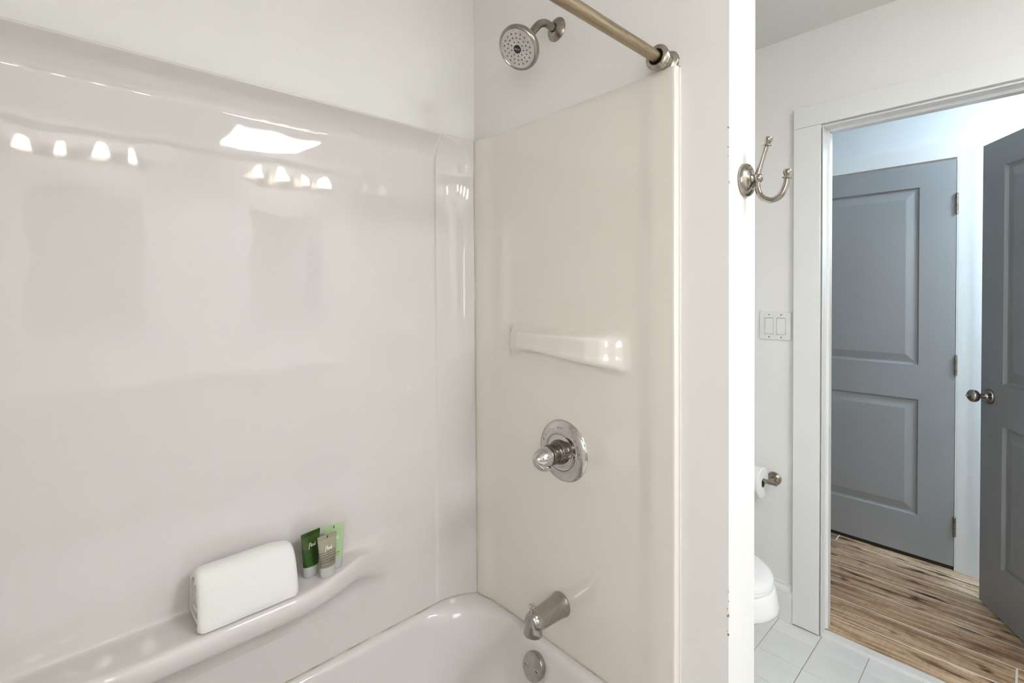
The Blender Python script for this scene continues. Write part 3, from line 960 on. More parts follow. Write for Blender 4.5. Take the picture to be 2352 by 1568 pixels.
text_into(bm, 'DELTA', 0.0052, Matrix.Translation(HB + hn * 0.0487) @ mt)
obj('lettering', bm, 'plastic', fp, smooth=False)

# ================================================================== SHOWER ROD
RX, RZ = 0.692, 1.9215
rod = thing('shower_rod', 'aged nickel shower curtain rod above the tub edge', 'curtain rod', (RX, YE, RZ))
bm = bmesh.new(); tube(bm, [(RX, -0.030 + (YB + 0.032 + 0.0) * k / 10, RZ) for k in range(11)], 0.0127, 24)
obj('rod', bm, 'rod', rod)
for yy, sg in ((YE, -1), (YB, 1)):
    bm = bmesh.new()
    lathe(bm, [(0, 0), (0.0275, 0), (0.0285, 0.002), (0.0275, 0.004), (0.0255, 0.0048), (0.0268, 0.0066), (0.0255, 0.0086), (0.0236, 0.0094), (0.0244, 0.0112), (0.0225, 0.0130), (0.0195, 0.0150), (0.0185, 0.026), (0.0195, 0.034),
               (0.0230, 0.036), (0.0242, 0.038), (0.0232, 0.0400), (0.0252, 0.0415), (0.0266, 0.0435), (0.0254, 0.0455), (0.0270, 0.047), (0.0278, 0.049), (0.0266, 0.052), (0.0225, 0.055), (0.0185, 0.056), (0.0160, 0.0545), (0.0150, 0.048), (0, 0.047)], (RX, yy, RZ), (0, sg, 0), 40)
    obj('flange', bm, 'rusty', rod, label='ribbed end flange with rust spots')
    bm = bmesh.new()
    lathe(bm, [(0.0126, 0.049), (0.0165, 0.0545), (0.0165, 0.0555), (0.0127, 0.0525)], (RX, yy, RZ), (0, sg, 0), 32)
    obj('gasket', bm, 'black', rod)

# ================================================================== SHOWER VALVE
VC = Vector((0.3765, 0.0115, 0.9585))
vv = thing('shower_valve', 'chrome tub and shower valve with round plate and pointed handle', 'shower valve', VC)
prof_v = [(0.0855, -0.001), (0.0865, 0.0015), (0.0850, 0.0050), (0.0800, 0.0095), (0.0720, 0.0130), (0.0600, 0.0155), (0.0500, 0.0165), (0.0485, 0.0160), (0.0470, 0.0148), (0.0455, 0.0152), (0.030, 0.0160), (0, 0.0160)]
bm = bmesh.new(); lathe(bm, prof_v, VC, (0, -1, 0), 64)
vp_ = obj('escutcheon', bm, 'chrome', vv)
def vsurf(r):
    for (a, h), (b_, g) in zip(prof_v[1:], prof_v[2:]):
        if b_ <= r <= a: return h + (g - h) * ((a - r) / (a - b_ + 1e-9))
    return 0.016
bm = bmesh.new()
def vmat(r, a, tilt=True):
    # a: clockwise from the top as seen from the room
    p = VC + Vector((r * sin(a), -vsurf(r) - 0.00025, r * cos(a)))
    xx = Vector((cos(a), 0, -sin(a))); zz = Vector((0.17 * sin(a), -0.98, 0.17 * cos(a))).normalized()
    xx = (xx - zz * xx.dot(zz)).normalized(); yy = zz.cross(xx)
    return Matrix(((xx.x, yy.x, zz.x, p.x), (xx.y, yy.y, zz.y, p.y), (xx.z, yy.z, zz.z, p.z), (0, 0, 0, 1)))
RL = 0.0655
for k, ch in enumerate('DELTA'):
    text_into(bm, ch, 0.0078, vmat(RL, radians(-8 + 3.6 * k)) @ Matrix.Diagonal((0.66, 1, 1, 1)))
text_into(bm, 'H', 0.0095, vmat(RL, radians(-70)), thick=0.0)
text_into(bm, 'C', 0.0095, vmat(RL, radians(84)))
def ring(bm, m, r, w):
    n = 20
    A = [bm.verts.new(m @ Vector((r * cos(2 * pi * k / n), r * sin(2 * pi * k / n), 0))) for k in range(n)]
    B = [bm.verts.new(m @ Vector(((r - w) * cos(2 * pi * k / n), (r - w) * sin(2 * pi * k / n), 0))) for k in range(n)]
    bridge(bm, [A, B])
for k, (a1, a2) in enumerate(((-26, 28), (-35, 40), (-45, 53), (-56, 67))):
    rr = (0.0008, 0.0014, 0.0020, 0.0027)[k]
    for a in (a1, a2): ring(bm, vmat(RL, radians(a)), rr, min(rr, 0.00055))
obj('lettering', bm, 'mark', vp_, smooth=False, kind='stuff')
# handle sleeve and pointed cap
bm = bmesh.new()
lathe(bm, [(0.0, 0.012), (0.0335, 0.014), (0.0345, 0.019), (0.0330, 0.025), (0.0285, 0.0275), (0.0275, 0.0285), (0.0292, 0.0305), (0.0292, 0.036), (0.0272, 0.0375), (0.0268, 0.039), (0.0282, 0.040), (0.0276, 0.062), (0.0262, 0.0635), (0.0240, 0.0640), (0.0240, 0.0665)], VC, (0, -1, 0), 40)
obj('sleeve', bm, 'chrome_dark', vv)
bm = bmesh.new()
lathe(bm, [(0.0232, 0.0650), (0.0248, 0.0660), (0.0248, 0.0675), (0.0235, 0.0685)], VC, (0, -1, 0), 40)
obj('seal_ring', bm, 'black', vv)
bm = bmesh.new()
lathe(bm, [(0.0240, 0.0675), (0.0265, 0.0680), (0.0275, 0.071), (0.0272, 0.078), (0.0255, 0.087), (0.0222, 0.096), (0.0175, 0.105), (0.0120, 0.1125), (0.0055, 0.1170), (0, 0.1185)], VC, (0, -1, 0), 40)
obj('cap', bm, 'chrome', vv)
bm = bmesh.new()
hp = []
for t, yo, zo, wx, wz in ((0, 0.0685, -0.025, 0.012, 0.006), (0, 0.071, -0.028, 0.0180, 0.010), (0, 0.082, -0.0265, 0.0190, 0.0115), (0, 0.095, -0.0205, 0.0175, 0.0115), (0, 0.107, -0.0125, 0.0135, 0.009), (0, 0.1155, -0.005, 0.007, 0.0045)):
    c_ = VC + Vector((0, -yo, zo))
    hp.append([bm.verts.new(c_ + Vector((wx * cos(2 * pi * k / 24), 0.15 * wz * sin(2 * pi * k / 24), wz * sin(2 * pi * k / 24)))) for k in range(24)])
bridge(bm, hp); bm.faces.new(hp[0][::-1]); bm.faces.new(hp[-1])
obj('lever', bm, 'chrome', vv, angle=60)
# small temperature pointer fin on the sleeve
bm = bmesh.new(); box(bm, VC + Vector((0.024, -0.026, -0.003)), VC + Vector((0.046, -0.0165, 0.003)), 0.0015)
obj('stop_tab', bm, 'chrome', vv)

# ================================================================== TUB SPOUT
SC = Vector((0.366, 0.0115, 0.521))
spt = thing('tub_spout', 'satin steel tub spout with pull-up diverter knob', 'tub spout', SC)
bm = bmesh.new()
lathe(bm, [(0, -0.001), (0.0330, -0.001), (0.0345, 0.002), (0.0340, 0.006), (0.0325, 0.009), (0.0310, 0.030), (0.0290, 0.065), (0.0268, 0.100), (0.0255, 0.118), (0.0200, 0.126), (0, 0.128)], SC, (0, -1, 0), 48)
spb = obj('spout_body', bm, 'satin', spt, angle=50)
bm = bmesh.new()
nz_ = SC + Vector((0, -0.1150, -0.031))
ax_ = Vector((0, 0.16, 1)).normalized()
lathe(bm, [(0.0215, 0.008), (0.0218, 0.0), (0.0245, -0.0005), (0.0253, 0.001), (0.0252, 0.010), (0.0242, 0.026), (0.0228, 0.040), (0.0205, 0.049), (0.0165, 0.0555), (0.0100, 0.0590), (0, 0.0605)], nz_, ax_, 48)
lathe(bm, [(0.0216, 0.007), (0, 0.008)], nz_, ax_, 48)
obj('outlet_nozzle', bm, 'satin', spb, angle=50)
bm = bmesh.new()
lathe(bm, [(0.0042, -0.004), (0.0040, 0.012), (0.0048, 0.016), (0.0095, 0.019), (0.0105, 0.021), (0.0100, 0.0235), (0.0070, 0.0255), (0, 0.0265)], SC + Vector((0, -0.1175, 0.0245)), (0, 0, 1), 24)
obj('diverter_knob', bm, 'chrome', spt)

# ================================================================== TOWEL
tw = thing('bath_towel', 'rolled white terry towel resting on the tub ledge', 'towel', (0.0, -0.712, 0.673))
def towel():
    # closed outline of the outer wrap in (x, z), clockwise from the front bottom edge
    out = catmull([Vector(p) for p in ((0.062, 0.004, 0), (0.064, 0.020, 0), (0.056, 0.060, 0), (0.046, 0.096, 0), (0.028, 0.118, 0), (0.004, 0.121, 0), (-0.020, 0.111, 0), (-0.034, 0.086, 0), (-0.0375, 0.052, 0), (-0.0395, 0.022, 0), (-0.030, 0.0055, 0), (0.005, 0.003, 0), (0.045, 0.003, 0), (0.062, 0.004, 0))], 8)
    n = len(out) - 1
    cen = Vector((0.008, 0.052, 0))
    path = []
    turns = 3.2
    tot = int(n * turns)
    for k in range(tot):
        f = (k % n) / n * (len(out) - 1)
        p = out[int(f) % n].lerp(out[(int(f) + 1) % n], f - int(f))
        t = k / n
        s = 1 - 0.28 * t
        q = cen + (p - cen) * s
        q += Vector((0.0025 * sin(5.1 * t + 0.7 * k / 9.0), 0.0025 * cos(3.3 * t + k / 8.0), 0)) * min(1, t * 0.8)
        path.append(q)
    bm = bmesh.new()
    ny = 30
    th_ = 0.0118
    nrm = []
    for i in range(len(path)):
        d_ = (path[min(i + 1, len(path) - 1)] - path[max(i - 1, 0)]).normalized()
        nrm.append(Vector((-d_.y, d_.x, 0)))
    L0, L1 = -0.808, -0.601
    from mathutils import noise as mn
    def pt3(i, j, side):
        v = j / ny
        t = i / n
        q = path[i] + nrm[i] * (th_ * 0.5 * side)
        # soft rounded ends of each wrap, end edges lie unevenly
        ends = min(v, 1 - v)
        rnd = 1 - 0.10 * max(0, 1 - ends / 0.06) ** 2
        q = cen + (q - cen) * rnd
        q.y = max(q.y, 0.0005)
        y = L0 + (L1 - L0) * v
        ins = 0.0035 * t + 0.004 * sin(2.0 * t * 3.1) * (1 if v < 0.5 else -1) * 0.5
        if v < 0.5: y += max(0, ins) * (1 - 2 * v)
        else: y -= max(0, ins) * (2 * v - 1)
        # front top corner droops at the far end
        droop = 0.012 * smooth01((v - 0.75) / 0.25) * smooth01(q.y / 0.12)
        # lean: the near end is pulled slightly forward at the top
        xo = 0.010 * smooth01(q.y / 0.12) * (1 - v) * 0.3
        nz = mn.noise(Vector((q.x * 22, y * 22, q.y * 22))) * 0.0022
        return Vector((q.x + xo + nrm[i].x * nz, y, q.y - droop * 0.6 + abs(nrm[i].y) * nz * 0.5 + 0.673))
    ring_ = list(range(len(path)))
    V = {}
    for side in (1, -1):
        for i in ring_:
            for j in range(ny + 1):
                V[(i, j, side)] = bm.verts.new(pt3(i, j, side))
    for side in (1, -1):
        for i in ring_[:-1]:
            for j in range(ny):
                bm.faces.new((V[(i, j, side)], V[(i + 1, j, side)], V[(i + 1, j + 1, side)], V[(i, j + 1, side)]))
    for i in ring_[:-1]:
        for j in (0, ny):
            bm.faces.new((V[(i, j, 1)], V[(i + 1, j, 1)], V[(i + 1, j, -1)], V[(i, j, -1)]))
    for i in (0, len(path) - 1):
        for j in range(ny):
            bm.faces.new((V[(i, j, 1)], V[(i, j + 1, 1)], V[(i, j + 1, -1)], V[(i, j, -1)]))
    return bm
to = obj('rolled_cloth', towel(), 'towel', tw, angle=70)

# ================================================================== TOILETRY TUBES
# hand-drawn strokes of the word "float" (unit: x-height 1)
def arc(cx_, cy_, rx, ry, a0, a1, n=10):
    return [(cx_ + rx * cos(radians(a0 + (a1 - a0) * k / n)), cy_ + ry * sin(radians(a0 + (a1 - a0) * k / n))) for k in range(n + 1)]
STROKES = [
    [(-0.55, -0.95), (-0.30, -1.0), (-0.12, -0.75), (0.10, 0.3), (0.28, 1.3), (0.42, 1.75), (0.62, 1.95), (0.80, 1.85)],     # f
    [(-0.12, 0.78), (0.55, 0.92)],
    [(0.95, 0.20), (1.00, 1.0), (1.15, 1.75), (1.25, 1.85), (1.22, 1.5), (1.02, 0.6), (1.00, 0.12), (1.12, 0.02), (1.30, 0.18)],   # l
    arc(1.72, 0.48, 0.34, 0.48, 100, 470, 18) + [(1.95, 0.95), (2.15, 0.95)],             # o
    arc(2.62, 0.46, 0.34, 0.46, 60, 320, 14) + [(2.98, 0.95), (2.93, 0.2), (3.05, 0.02), (3.25, 0.25)],   # a
    [(3.62, 1.70), (3.48, 0.8), (3.45, 0.18), (3.58, 0.02), (3.78, 0.18)],                # t
    [(3.28, 1.0), (3.90, 1.10)],
]
def make_tube(label, loc, rotz, h, a0, body_mat, crimp_mat, caph=0.026):
    root = thing('toiletry_tube', label, 'tube', loc, rotz, group=None)
    hs = h - 0.010           # top of the soft body, crimp above
    def half(z):             # half width, half depth of body at height z
        t = max(0.0, min(1.0, (z - caph) / (hs - caph)))
        return a0 * (1 + 0.26 * t), 0.0115 * (1 - t ** 1.6) + 0.0009
    bm = bmesh.new()
    n = 40
    def sect(z, w, d): return [bm.verts.new((w * cos(2 * pi * k / n), d * sin(2 * pi * k / n), z)) for k in range(n)]
    rings = [[bm.verts.new((0, 0, caph - 0.001))]]
    for k in range(25):
        z = caph + (hs - caph) * k / 24
        w, d = half(z); rings.append(sect(z, w, d))
    bridge(bm, rings); bm.faces.new(rings[-1])
    obj('body', bm, body_mat, root, world=False, angle=60)
    bm = bmesh.new()
    wt = a0 * 1.26
    box(bm, (-wt, -0.0011, hs - 0.0005), (wt, 0.0011, h), 0.0004, 1)
    cr = obj('crimp', bm, crimp_mat, root, world=False)
    bm = bmesh.new(); box(bm, (-0.0012, -0.0016, hs + 0.001), (0.0012, -0.0010, h - 0.002)); 
    obj('crimp_mark', bm, 'mark', cr, world=False, smooth=False)
    bm = bmesh.new()
    rings = [[bm.verts.new((0, 0, 0.0005))]]
    for z, s in ((0.0, 0.93), (0.0006, 0.965), (0.002, 0.985), (0.004, 0.985), (0.0045, 0.975), (0.0052, 0.985), (caph - 0.001, 1.0), (caph, 0.985)):
        rings.append(sect(z, a0 * 1.0 * s, 0.0122 * s))
    rings.append([bm.verts.new((0, 0, caph))])
    bridge(bm, rings)
    obj('cap', bm, 'cap', root, world=False, angle=50)
    # lettering wrapped on the front (local -y side)
    def front(u, z):
        w, d = half(z); u = max(-w * 0.97, min(w * 0.97, u))
        return -d * sqrt(max(0.0, 1 - (u / w) ** 2)) - 0.00035
    bm = bmesh.new()
    sc_ = 0.0047
    for st in STROKES:
        pts = [(p.x, p.y) for p in catmull([Vector((x, y, 0)) for x, y in st], 4)]
        Lr, Rr = [], []
        for i, (x, y) in enumerate(pts):
            x0_, y0_ = pts[max(i - 1, 0)]; x1_, y1_ = pts[min(i + 1, len(pts) - 1)]
            dx, dy = x1_ - x0_, y1_ - y0_; l = hypot(dx, dy) or 1
            wd = 0.055 + 0.075 * abs(dy / l)
            for lst, sg in ((Lr, 1), (Rr, -1)):
                u = (x - dy / l * wd * sg - 1.65) * sc_; z = hs - 0.022 + (y + dx / l * wd * sg) * sc_ - 0.004
                u += 0.0 ; lst.append(bm.verts.new((u, front(u, z), z)))
        for i in range(len(pts) - 1): bm.faces.new((Lr[i], Lr[i + 1], Rr[i + 1], Rr[i]))
    obj('lettering', bm, 'white_print', root, world=False, smooth=False)
    bm = bmesh.new()
    for z, u0, u1, t in ((caph + 0.0165, 0.000, 0.0125, 0.0011), (caph + 0.011, 0.000, 0.0115, 0.0006)):
        m_ = 8
        A = [bm.verts.new((u0 + (u1 - u0) * k / m_, front(u0 + (u1 - u0) * k / m_, z + t), z + t + (0.0003 if k % 2 else 0))) for k in range(m_ + 1)]
        B = [bm.verts.new((u0 + (u1 - u0) * k / m_, front(u0 + (u1 - u0) * k / m_, z), z - (0.0002 if k % 3 else 0))) for k in range(m_ + 1)]
        bridge(bm, [A, B], closed=False)
    obj('small_print', bm, 'mark', root, world=False, smooth=False)
    return root
ZS = 0.6727
make_tube('dark green toiletry tube with white lettering beside the towel', (-0.004, -0.5465, ZS), radians(99), 0.112, 0.0205, 'print_green', 'tube_green')
make_tube('tan toiletry tube standing in front of the two green tubes', (0.029, -0.5165, ZS), radians(95), 0.106, 0.0203, 'print_tan', 'tube_tan')
make_tube('pale green toiletry tube standing behind the tan tube', (0.004, -0.4885, ZS), radians(79), 0.113, 0.0205, 'print_light', 'tube_light')

# ================================================================== ROBE HOOK
HK = Vector((XP, 0.098, 1.644))
hk = thing('robe_hook', 'brushed nickel double robe hook on the partition end', 'robe hook', HK)
bm = bmesh.new()
lathe(bm, [(0, 0), (0.0350, 0), (0.0365, 0.002), (0.0365, 0.006), (0.0340, 0.0105), (0.0315, 0.0125), (0.0300, 0.0118), (0.0285, 0.0135), (0.0225, 0.0165), (0.0205, 0.0160), (0.0180, 0.0175), (0.0135, 0.0190), (0.0115, 0.0190), (0.0095, 0.0210), (0.0068, 0.0240), (0.0060, 0.027), (0, 0.028)], HK, (1, 0, 0), 48)
obj('base', bm, 'nickel', hk)
bm = bmesh.new()
lathe(bm, [(0, 0.020), (0.0075, 0.021), (0.0092, 0.024), (0.0100, 0.029), (0.0093, 0.034), (0.0075, 0.0365), (0.0056, 0.037), (0, 0.0375)], HK, (1, 0, 0), 28)
obj('boss', bm, 'nickel', hk)
def finial(bm, p, d, s=1.0):
    lathe(bm, [(0.0055, -0.004), (0.0062, -0.001), (0.0090, 0.000), (0.0094, 0.0012), (0.0088, 0.0024), (0.0062, 0.003), (0.0066, 0.005), (0.0086, 0.009), (0.0094, 0.013), (0.0090, 0.0165), (0.0078, 0.018), (0, 0.0185)], p, d, 24)
bm = bmesh.new()
b0 = HK + Vector((0.0290, 0, 0))
top = HK + Vector((0.0460, 0, 0.066))
dt = (top - (b0 + Vector((0.0, 0, 0.006)))).normalized()
arm_pts = catmull([b0 + Vector((-0.002, 0, 0.004)), b0 + Vector((0.0040, 0, 0.024)), b0 + Vector((0.0105, 0, 0.046)), top], 6)
tube(bm, arm_pts, [0.0058 - 0.0011 * sin(pi * k / (len(arm_pts) - 1)) for k in range(len(arm_pts))], 16)
finial(bm, top, dt)
obj('upper_arm', bm, 'nickel', hk)
bm = bmesh.new()
jp = catmull([b0 + Vector((0, 0, -0.006)), b0 + Vector((0.000, 0, -0.024)), b0 + Vector((0.008, 0, -0.042)), b0 + Vector((0.026, 0, -0.051)), b0 + Vector((0.044, 0, -0.044)), b0 + Vector((0.054, 0, -0.026)), b0 + Vector((0.057, 0, -0.010))], 8)
tube(bm, jp, [0.0056 + 0.0005 * sin(pi * k / (len(jp) - 1)) for k in range(len(jp))], 16)
finial(bm, jp[-1], (0.12, 0, 1))
obj('lower_arm', bm, 'nickel', hk)

# ================================================================== LIGHT SWITCH
lsx0, lsx1, lsz0, lsz1 = 0.453, 0.577, 1.193, 1.311
ls = thing('light_switch', 'white double rocker light switch beside the doorway', 'light switch', ((lsx0 + lsx1) / 2, YD, lsz0))
obj('plate', boxes(((lsx0, YD - 0.0065, lsz0), (lsx1, YD, lsz1)), bevel=0.0022), 'plastic', ls)
for xc in (0.4915, 0.5395):
    obj('rocker_gap_shade', boxes(((xc - 0.0176, YD - 0.0068, 1.2152), (xc + 0.0176, YD - 0.004, 1.2860))), 'slot', ls, smooth=False)  # grey slip, its colour stands for the shaded gap round the rocker
    bm = bmesh.new()
    x0_, x1_, z0_, z1_ = xc - 0.0165, xc + 0.0165, 1.2165, 1.2845
    V = [bm.verts.new(p) for p in ((x0_, YD - 0.005, z0_), (x1_, YD - 0.005, z0_), (x1_, YD - 0.005, z1_), (x0_, YD - 0.005, z1_), (x0_, YD - 0.0105, z0_), (x1_, YD - 0.0105, z0_), (x1_, YD - 0.0075, z1_), (x0_, YD - 0.0075, z1_))]
    for f in ((0, 3, 2, 1), (4, 5, 6, 7), (0, 1, 5, 4), (1, 2, 6, 5), (2, 3, 7, 6), (3, 0, 4, 7)): bm.faces.new([V[i] for i in f])
    bmesh.ops.bevel(bm, geom=list(bm.edges), offset=0.0008, segments=2, affect='EDGES')
    obj('rocker', bm, 'plastic', ls)
    for zz in (1.2995, 1.2035):
        bm = bmesh.new(); lathe(bm, [(0, 0), (0.0030, 0), (0.0028, 0.0012), (0, 0.0016)], (xc, YD - 0.0058, zz), (0, -1, 0), 14)
        obj('screw', bm, 'nickel', ls)
    bm = boxes(((xc - 0.013, YD - 0.0062, 1.2085), (xc - 0.002, YD - 0.0058, 1.2105)), ((xc + 0.001, YD - 0.0062, 1.2085), (xc + 0.013, YD - 0.0058, 1.2105)))
    obj('slot', bm, 'slot', ls, smooth=False)

# ================================================================== TOILET PAPER
TP = Vector((0.513, YD, 0.592))
tp = thing('paper_holder', 'brushed nickel toilet paper holder on the wall by the doorway', 'paper holder', TP)
bm = bmesh.new()
lathe(bm, [(0, 0), (0.0275, 0), (0.0285, 0.002), (0.0280, 0.005), (0.0235, 0.0075), (0.0220, 0.0070), (0.0205, 0.0090), (0.0150, 0.0110), (0.0100, 0.0120), (0.0085, 0.015), (0.0080, 0.060)], TP, (0, -1, 0), 40)
obj('post', bm, 'nickel_dark', tp)
BZ = TP.z + 0.002; BY = YD - 0.066
bm = bmesh.new()
lathe(bm, [(0, 0), (0.0070, 0.0), (0.0088, 0.001), (0.0088, 0.172), (0.0070, 0.174), (0, 0.174)], (TP.x + 0.033, BY, BZ), (-1, 0, 0), 28)
obj('bar', bm, 'nickel_dark', tp)
roll = thing('toilet_roll', 'white toilet paper roll on the wall holder', 'toilet roll', (0.44, BY, BZ - 0.064))
rc = Vector((0.491, BY, BZ - 0.0096))
bm = bmesh.new()
lathe(bm, [(0.0195, 0.0), (0.0195, -0.0002), (0.030, 0.0004), (0.050, 0.0), (0.0620, 0.0008), (0.0640, 0.003), (0.0640, 0.097), (0.0620, 0.099), (0.0195, 0.100)], rc, (-1, 0, 0), 56)
obj('paper', bm, 'paper', roll, angle=35)
bm = bmesh.new()
lathe(bm, [(0.0197, 0.0), (0.0185, 0.0), (0.0185, 0.100), (0.0197, 0.100)], rc, (-1, 0, 0), 40)
obj('core', bm, 'card', roll)
bm = bmesh.new()                                   # loose hanging sheet at the back
sh_pts = []
for k in range(14):
    a = radians(20 - 100 * k / 13) if k < 9 else None
    if a is not None: q = (0.0647 * cos(a), 0.0647 * sin(a))
    else: q = (sh_pts[8][0] - 0.004 * (k - 8), sh_pts[8][1] - 0.002 * (k - 8))
    sh_pts.append(q)
grid_mesh(bm, [[rc + Vector((-0.002 - 0.096 * j / 6, q[0], q[1])) for j in range(7)] for q in sh_pts])
obj('loose_sheet', bm, 'paper', roll)

# ================================================================== TOILET
TYC = 0.695
tl = thing('toilet', 'white toilet with closed lid behind the partition', 'toilet', (0.36, TYC, 0))
def egg(z, af, ab, w, xc=0.42, n=48, pw=2.0):
    pts = []
    for k in range(n):
        a = 2 * pi * k / n
        c_, s_ = cos(a), sin(a)
        r = (abs(c_) ** pw + abs(s_) ** pw) ** (-1 / pw)
        pts.append(Vector((xc + (af if c_ > 0 else ab) * c_ * r, TYC + w * s_ * r, z)))
    return pts
bm = bmesh.new()
rg = [egg(*p) for p in ((0.0, 0.135, 0.20, 0.105), (0.02, 0.140, 0.205, 0.110), (0.06, 0.120, 0.20, 0.098), (0.14, 0.115, 0.20, 0.095), (0.21, 0.150, 0.215, 0.115), (0.265, 0.200, 0.225, 0.145), (0.305, 0.245, 0.235, 0.165), (0.322, 0.268, 0.24, 0.175),
                        (0.330, 0.279, 0.24, 0.182), (0.338, 0.2835, 0.24, 0.186), (0.350, 0.283, 0.24, 0.186), (0.395, 0.272, 0.235, 0.181), (0.402, 0.266, 0.232, 0.178), (0.404, 0.255, 0.225, 0.170))]
rv = [[bm.verts.new(p) for p in r] for r in rg]
bridge(bm, rv); bm.faces.new(rv[-1]); bm.faces.new(rv[0][::-1])
obj('bowl', bm, 'porcelain', tl, angle=60)
bm = bmesh.new()
rg = [egg(*p) for p in ((0.4045, 0.262, 0.215, 0.175), (0.407, 0.266, 0.216, 0.178), (0.414, 0.266, 0.216, 0.178), (0.417, 0.262, 0.214, 0.175))]
rv = [[bm.verts.new(p) for p in r] for r in rg]
bridge(bm, rv); bm.faces.new(rv[-1]); bm.faces.new(rv[0][::-1])
obj('seat', bm, 'lid', tl, angle=50)
bm = bmesh.new()
rg = [egg(*p) for p in ((0.4178, 0.262, 0.214, 0.175), (0.4200, 0.267, 0.216, 0.179), (0.4320, 0.266, 0.216, 0.178), (0.4400, 0.260, 0.214, 0.172), (0.4450, 0.246, 0.205, 0.160), (0.4490, 0.200, 0.17, 0.125), (0.4505, 0.10, 0.09, 0.06))]
rv = [[bm.verts.new(p) for p in r] for r in rg]
bridge(bm, rv); bm.faces.new(rv[-1]); bm.faces.new(rv[0][::-1])
obj('lid', bm, 'lid', tl, angle=50)
obj('tank', boxes(((XL + 0.012, TYC - 0.22, 0.400), (0.178, TYC + 0.22, 0.745)), bevel=0.022, seg=4), 'porcelain', tl)
obj('tank_lid', boxes(((XL + 0.005, TYC - 0.23, 0.746), (0.188, TYC + 0.23, 0.782)), bevel=0.012, seg=3), 'porcelain', tl)
obj('tank_shelf', boxes(((0.03, TYC - 0.17, 0.30), (0.26, TYC + 0.17, 0.402)), bevel=0.03, seg=3), 'porcelain', tl)
bm = bmesh.new()
tube(bm, [(0.178, TYC + 0.16, 0.69), (0.195, TYC + 0.16, 0.69), (0.198, TYC + 0.13, 0.688), (0.198, TYC + 0.09, 0.682)], 0.006, 12)
obj('flush_lever', bm, 'chrome', tl)

# ================================================================== VANITY SIDE (seen only as reflections in the glossy panel)
vn = thing('vanity_cabinet', 'long white vanity cabinet along the wall facing the tub', 'vanity', (2.62, -0.3, 0))
VY0, VY1 = -1.45, 0.85
obj('carcass', boxes(((2.36, VY0, 0.09), (XV - 0.001, VY1, 0.83)), ((2.42, VY0 + 0.02, 0), (XV - 0.001, VY1 - 0.02, 0.09))), 'vanity', vn, smooth=False)
for k in range(5):
    a = VY0 + 0.02 + k * (VY1 - VY0 - 0.04) / 5; b_ = a + (VY1 - VY0 - 0.04) / 5 - 0.012
    dr = obj('door', boxes(((2.340, a, 0.12), (2.360, b_, 0.80)), bevel=0.003), 'vanity', vn)
    bm = bmesh.new(); lathe(bm, [(0, 0), (0.006, 0), (0.006, 0.012), (0.015, 0.018), (0.014, 0.024), (0, 0.027)], (2.340, b_ - 0.035, 0.70), (-1, 0, 0), 20)
    obj('knob', bm, 'nickel', dr)
wt_ = obj('vanity_worktop', boxes(((2.325, VY0 - 0.02, 0.831), (XV - 0.001, VY1 + 0.02, 0.865)), bevel=0.004), 'counter')
tag(wt_, 'pale stone worktop on the vanity cabinet', 'worktop')
for (y0_, y1_, wl_) in ((-1.26, -0.50, 'farther from the doorway'), (-0.02, 0.74, 'nearer the doorway')):
    mr = thing('framed_mirror', 'white framed wall mirror above the vanity, ' + wl_, 'mirror', (XV, (y0_ + y1_) / 2, 1.05))
    z0_, z1_ = 1.06, 2.16
    w_ = 0.085
    obj('frame', boxes(((XV - 0.022, y0_, z0_), (XV - 0.001, y0_ + w_, z1_)), ((XV - 0.022, y1_ - w_, z0_), (XV - 0.001, y1_, z1_)), ((XV - 0.022, y0_ + w_, z0_), (XV - 0.001, y1_ - w_, z0_ + w_)), ((XV - 0.022, y0_ + w_, z1_ - w_), (XV - 0.001, y1_ - w_, z1_))), 'trim', mr, smooth=False)
    obj('glass', boxes(((XV - 0.010, y0_ + w_, z0_ + w_), (XV - 0.006, y1_ - w_, z1_ - w_))), 'mirror', mr, smooth=False)
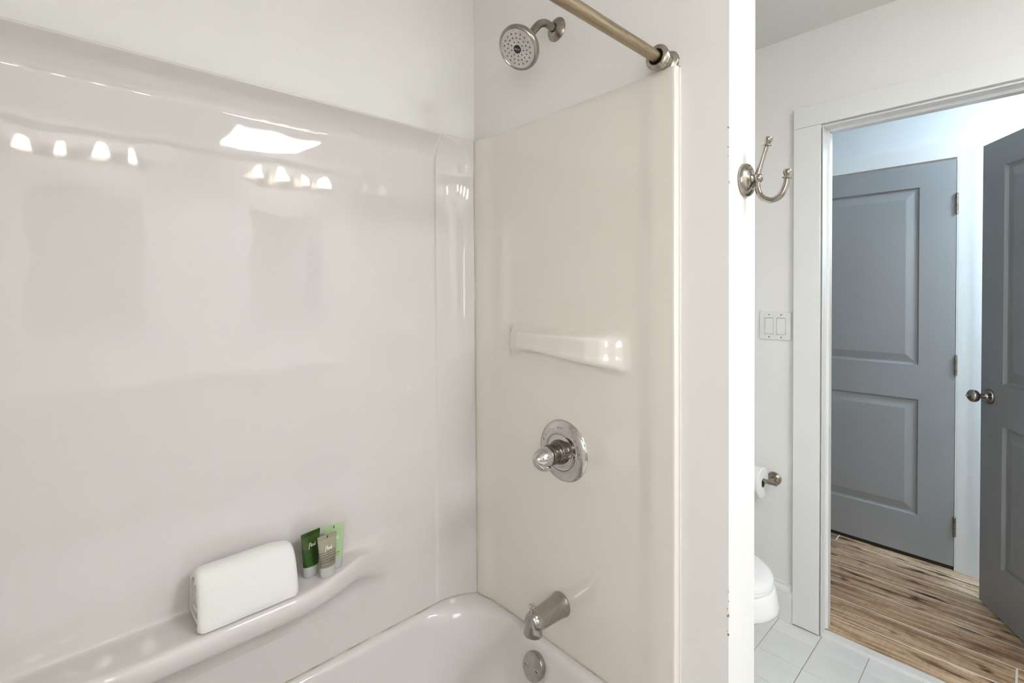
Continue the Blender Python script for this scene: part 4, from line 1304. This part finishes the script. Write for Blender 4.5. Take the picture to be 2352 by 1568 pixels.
for yl, wl_ in (((-1.22, -1.02, -0.82, -0.62), 'farther from the doorway'), ((0.14, 0.30, 0.46, 0.62), 'nearer the doorway')):
    yc = sum(yl) / 4
    vl = thing('vanity_light', 'four-shade nickel vanity light bar over the mirror ' + wl_, 'wall light', (XV, yc, 2.30))
    obj('back_plate', boxes(((XV - 0.028, yl[0] - 0.09, 2.29), (XV - 0.001, yl[-1] + 0.09, 2.37)), bevel=0.004), 'nickel', vl)
    for y in yl:
        bm = bmesh.new(); tube(bm, catmull([(XV - 0.026, y, 2.34), (XV - 0.075, y, 2.355), (XV - 0.115, y, 2.37), (XV - 0.120, y, 2.385)], 5), 0.008, 12)
        obj('arm', bm, 'nickel', vl)
        bm = bmesh.new()
        lathe(bm, [(0, 0.040), (0.016, 0.038), (0.022, 0.032), (0.028, 0.010), (0.033, -0.020), (0.036, -0.040), (0.033, -0.044), (0, -0.045)], (XV - 0.120, y, 2.348), (0, 0, 1), 24)
        obj('shade', bm, 'bulb', vl)
# flush square ceiling light (its reflection shows in the long panel)
s0, s1, s2, s3 = SKYL
cl = thing('ceiling_light', 'flush square white ceiling light in the bathroom', 'ceiling light', ((s0 + s1) / 2, (s2 + s3) / 2, CEIL))
obj('frame', boxes(((s0 - 0.02, s2 - 0.02, CEIL - 0.030), (s0, s3 + 0.02, CEIL)), ((s1, s2 - 0.02, CEIL - 0.030), (s1 + 0.02, s3 + 0.02, CEIL)), ((s0, s2 - 0.02, CEIL - 0.030), (s1, s2, CEIL)), ((s0, s3, CEIL - 0.030), (s1, s3 + 0.02, CEIL))), 'trim', cl, smooth=False)
obj('diffuser', boxes(((s0, s2, CEIL - 0.036), (s1, s3, CEIL - 0.004)), bevel=0.004), 'led', cl)
# hall ceiling lamp
hl = thing('ceiling_lamp', 'cool white dome ceiling lamp in the hall', 'ceiling lamp', (1.85, 1.76, CEIL))
bm = bmesh.new(); lathe(bm, [(0, 0), (0.165, 0), (0.168, 0.015), (0.160, 0.022)], (1.85, 1.76, CEIL), (0, 0, -1), 40)
obj('rim', bm, 'nickel', hl)
bm = bmesh.new(); lathe(bm, [(0.150, 0.018), (0.145, 0.045), (0.120, 0.070), (0.070, 0.088), (0, 0.094)], (1.85, 1.76, CEIL), (0, 0, -1), 40)
obj('dome', bm, 'hall_lamp', hl)
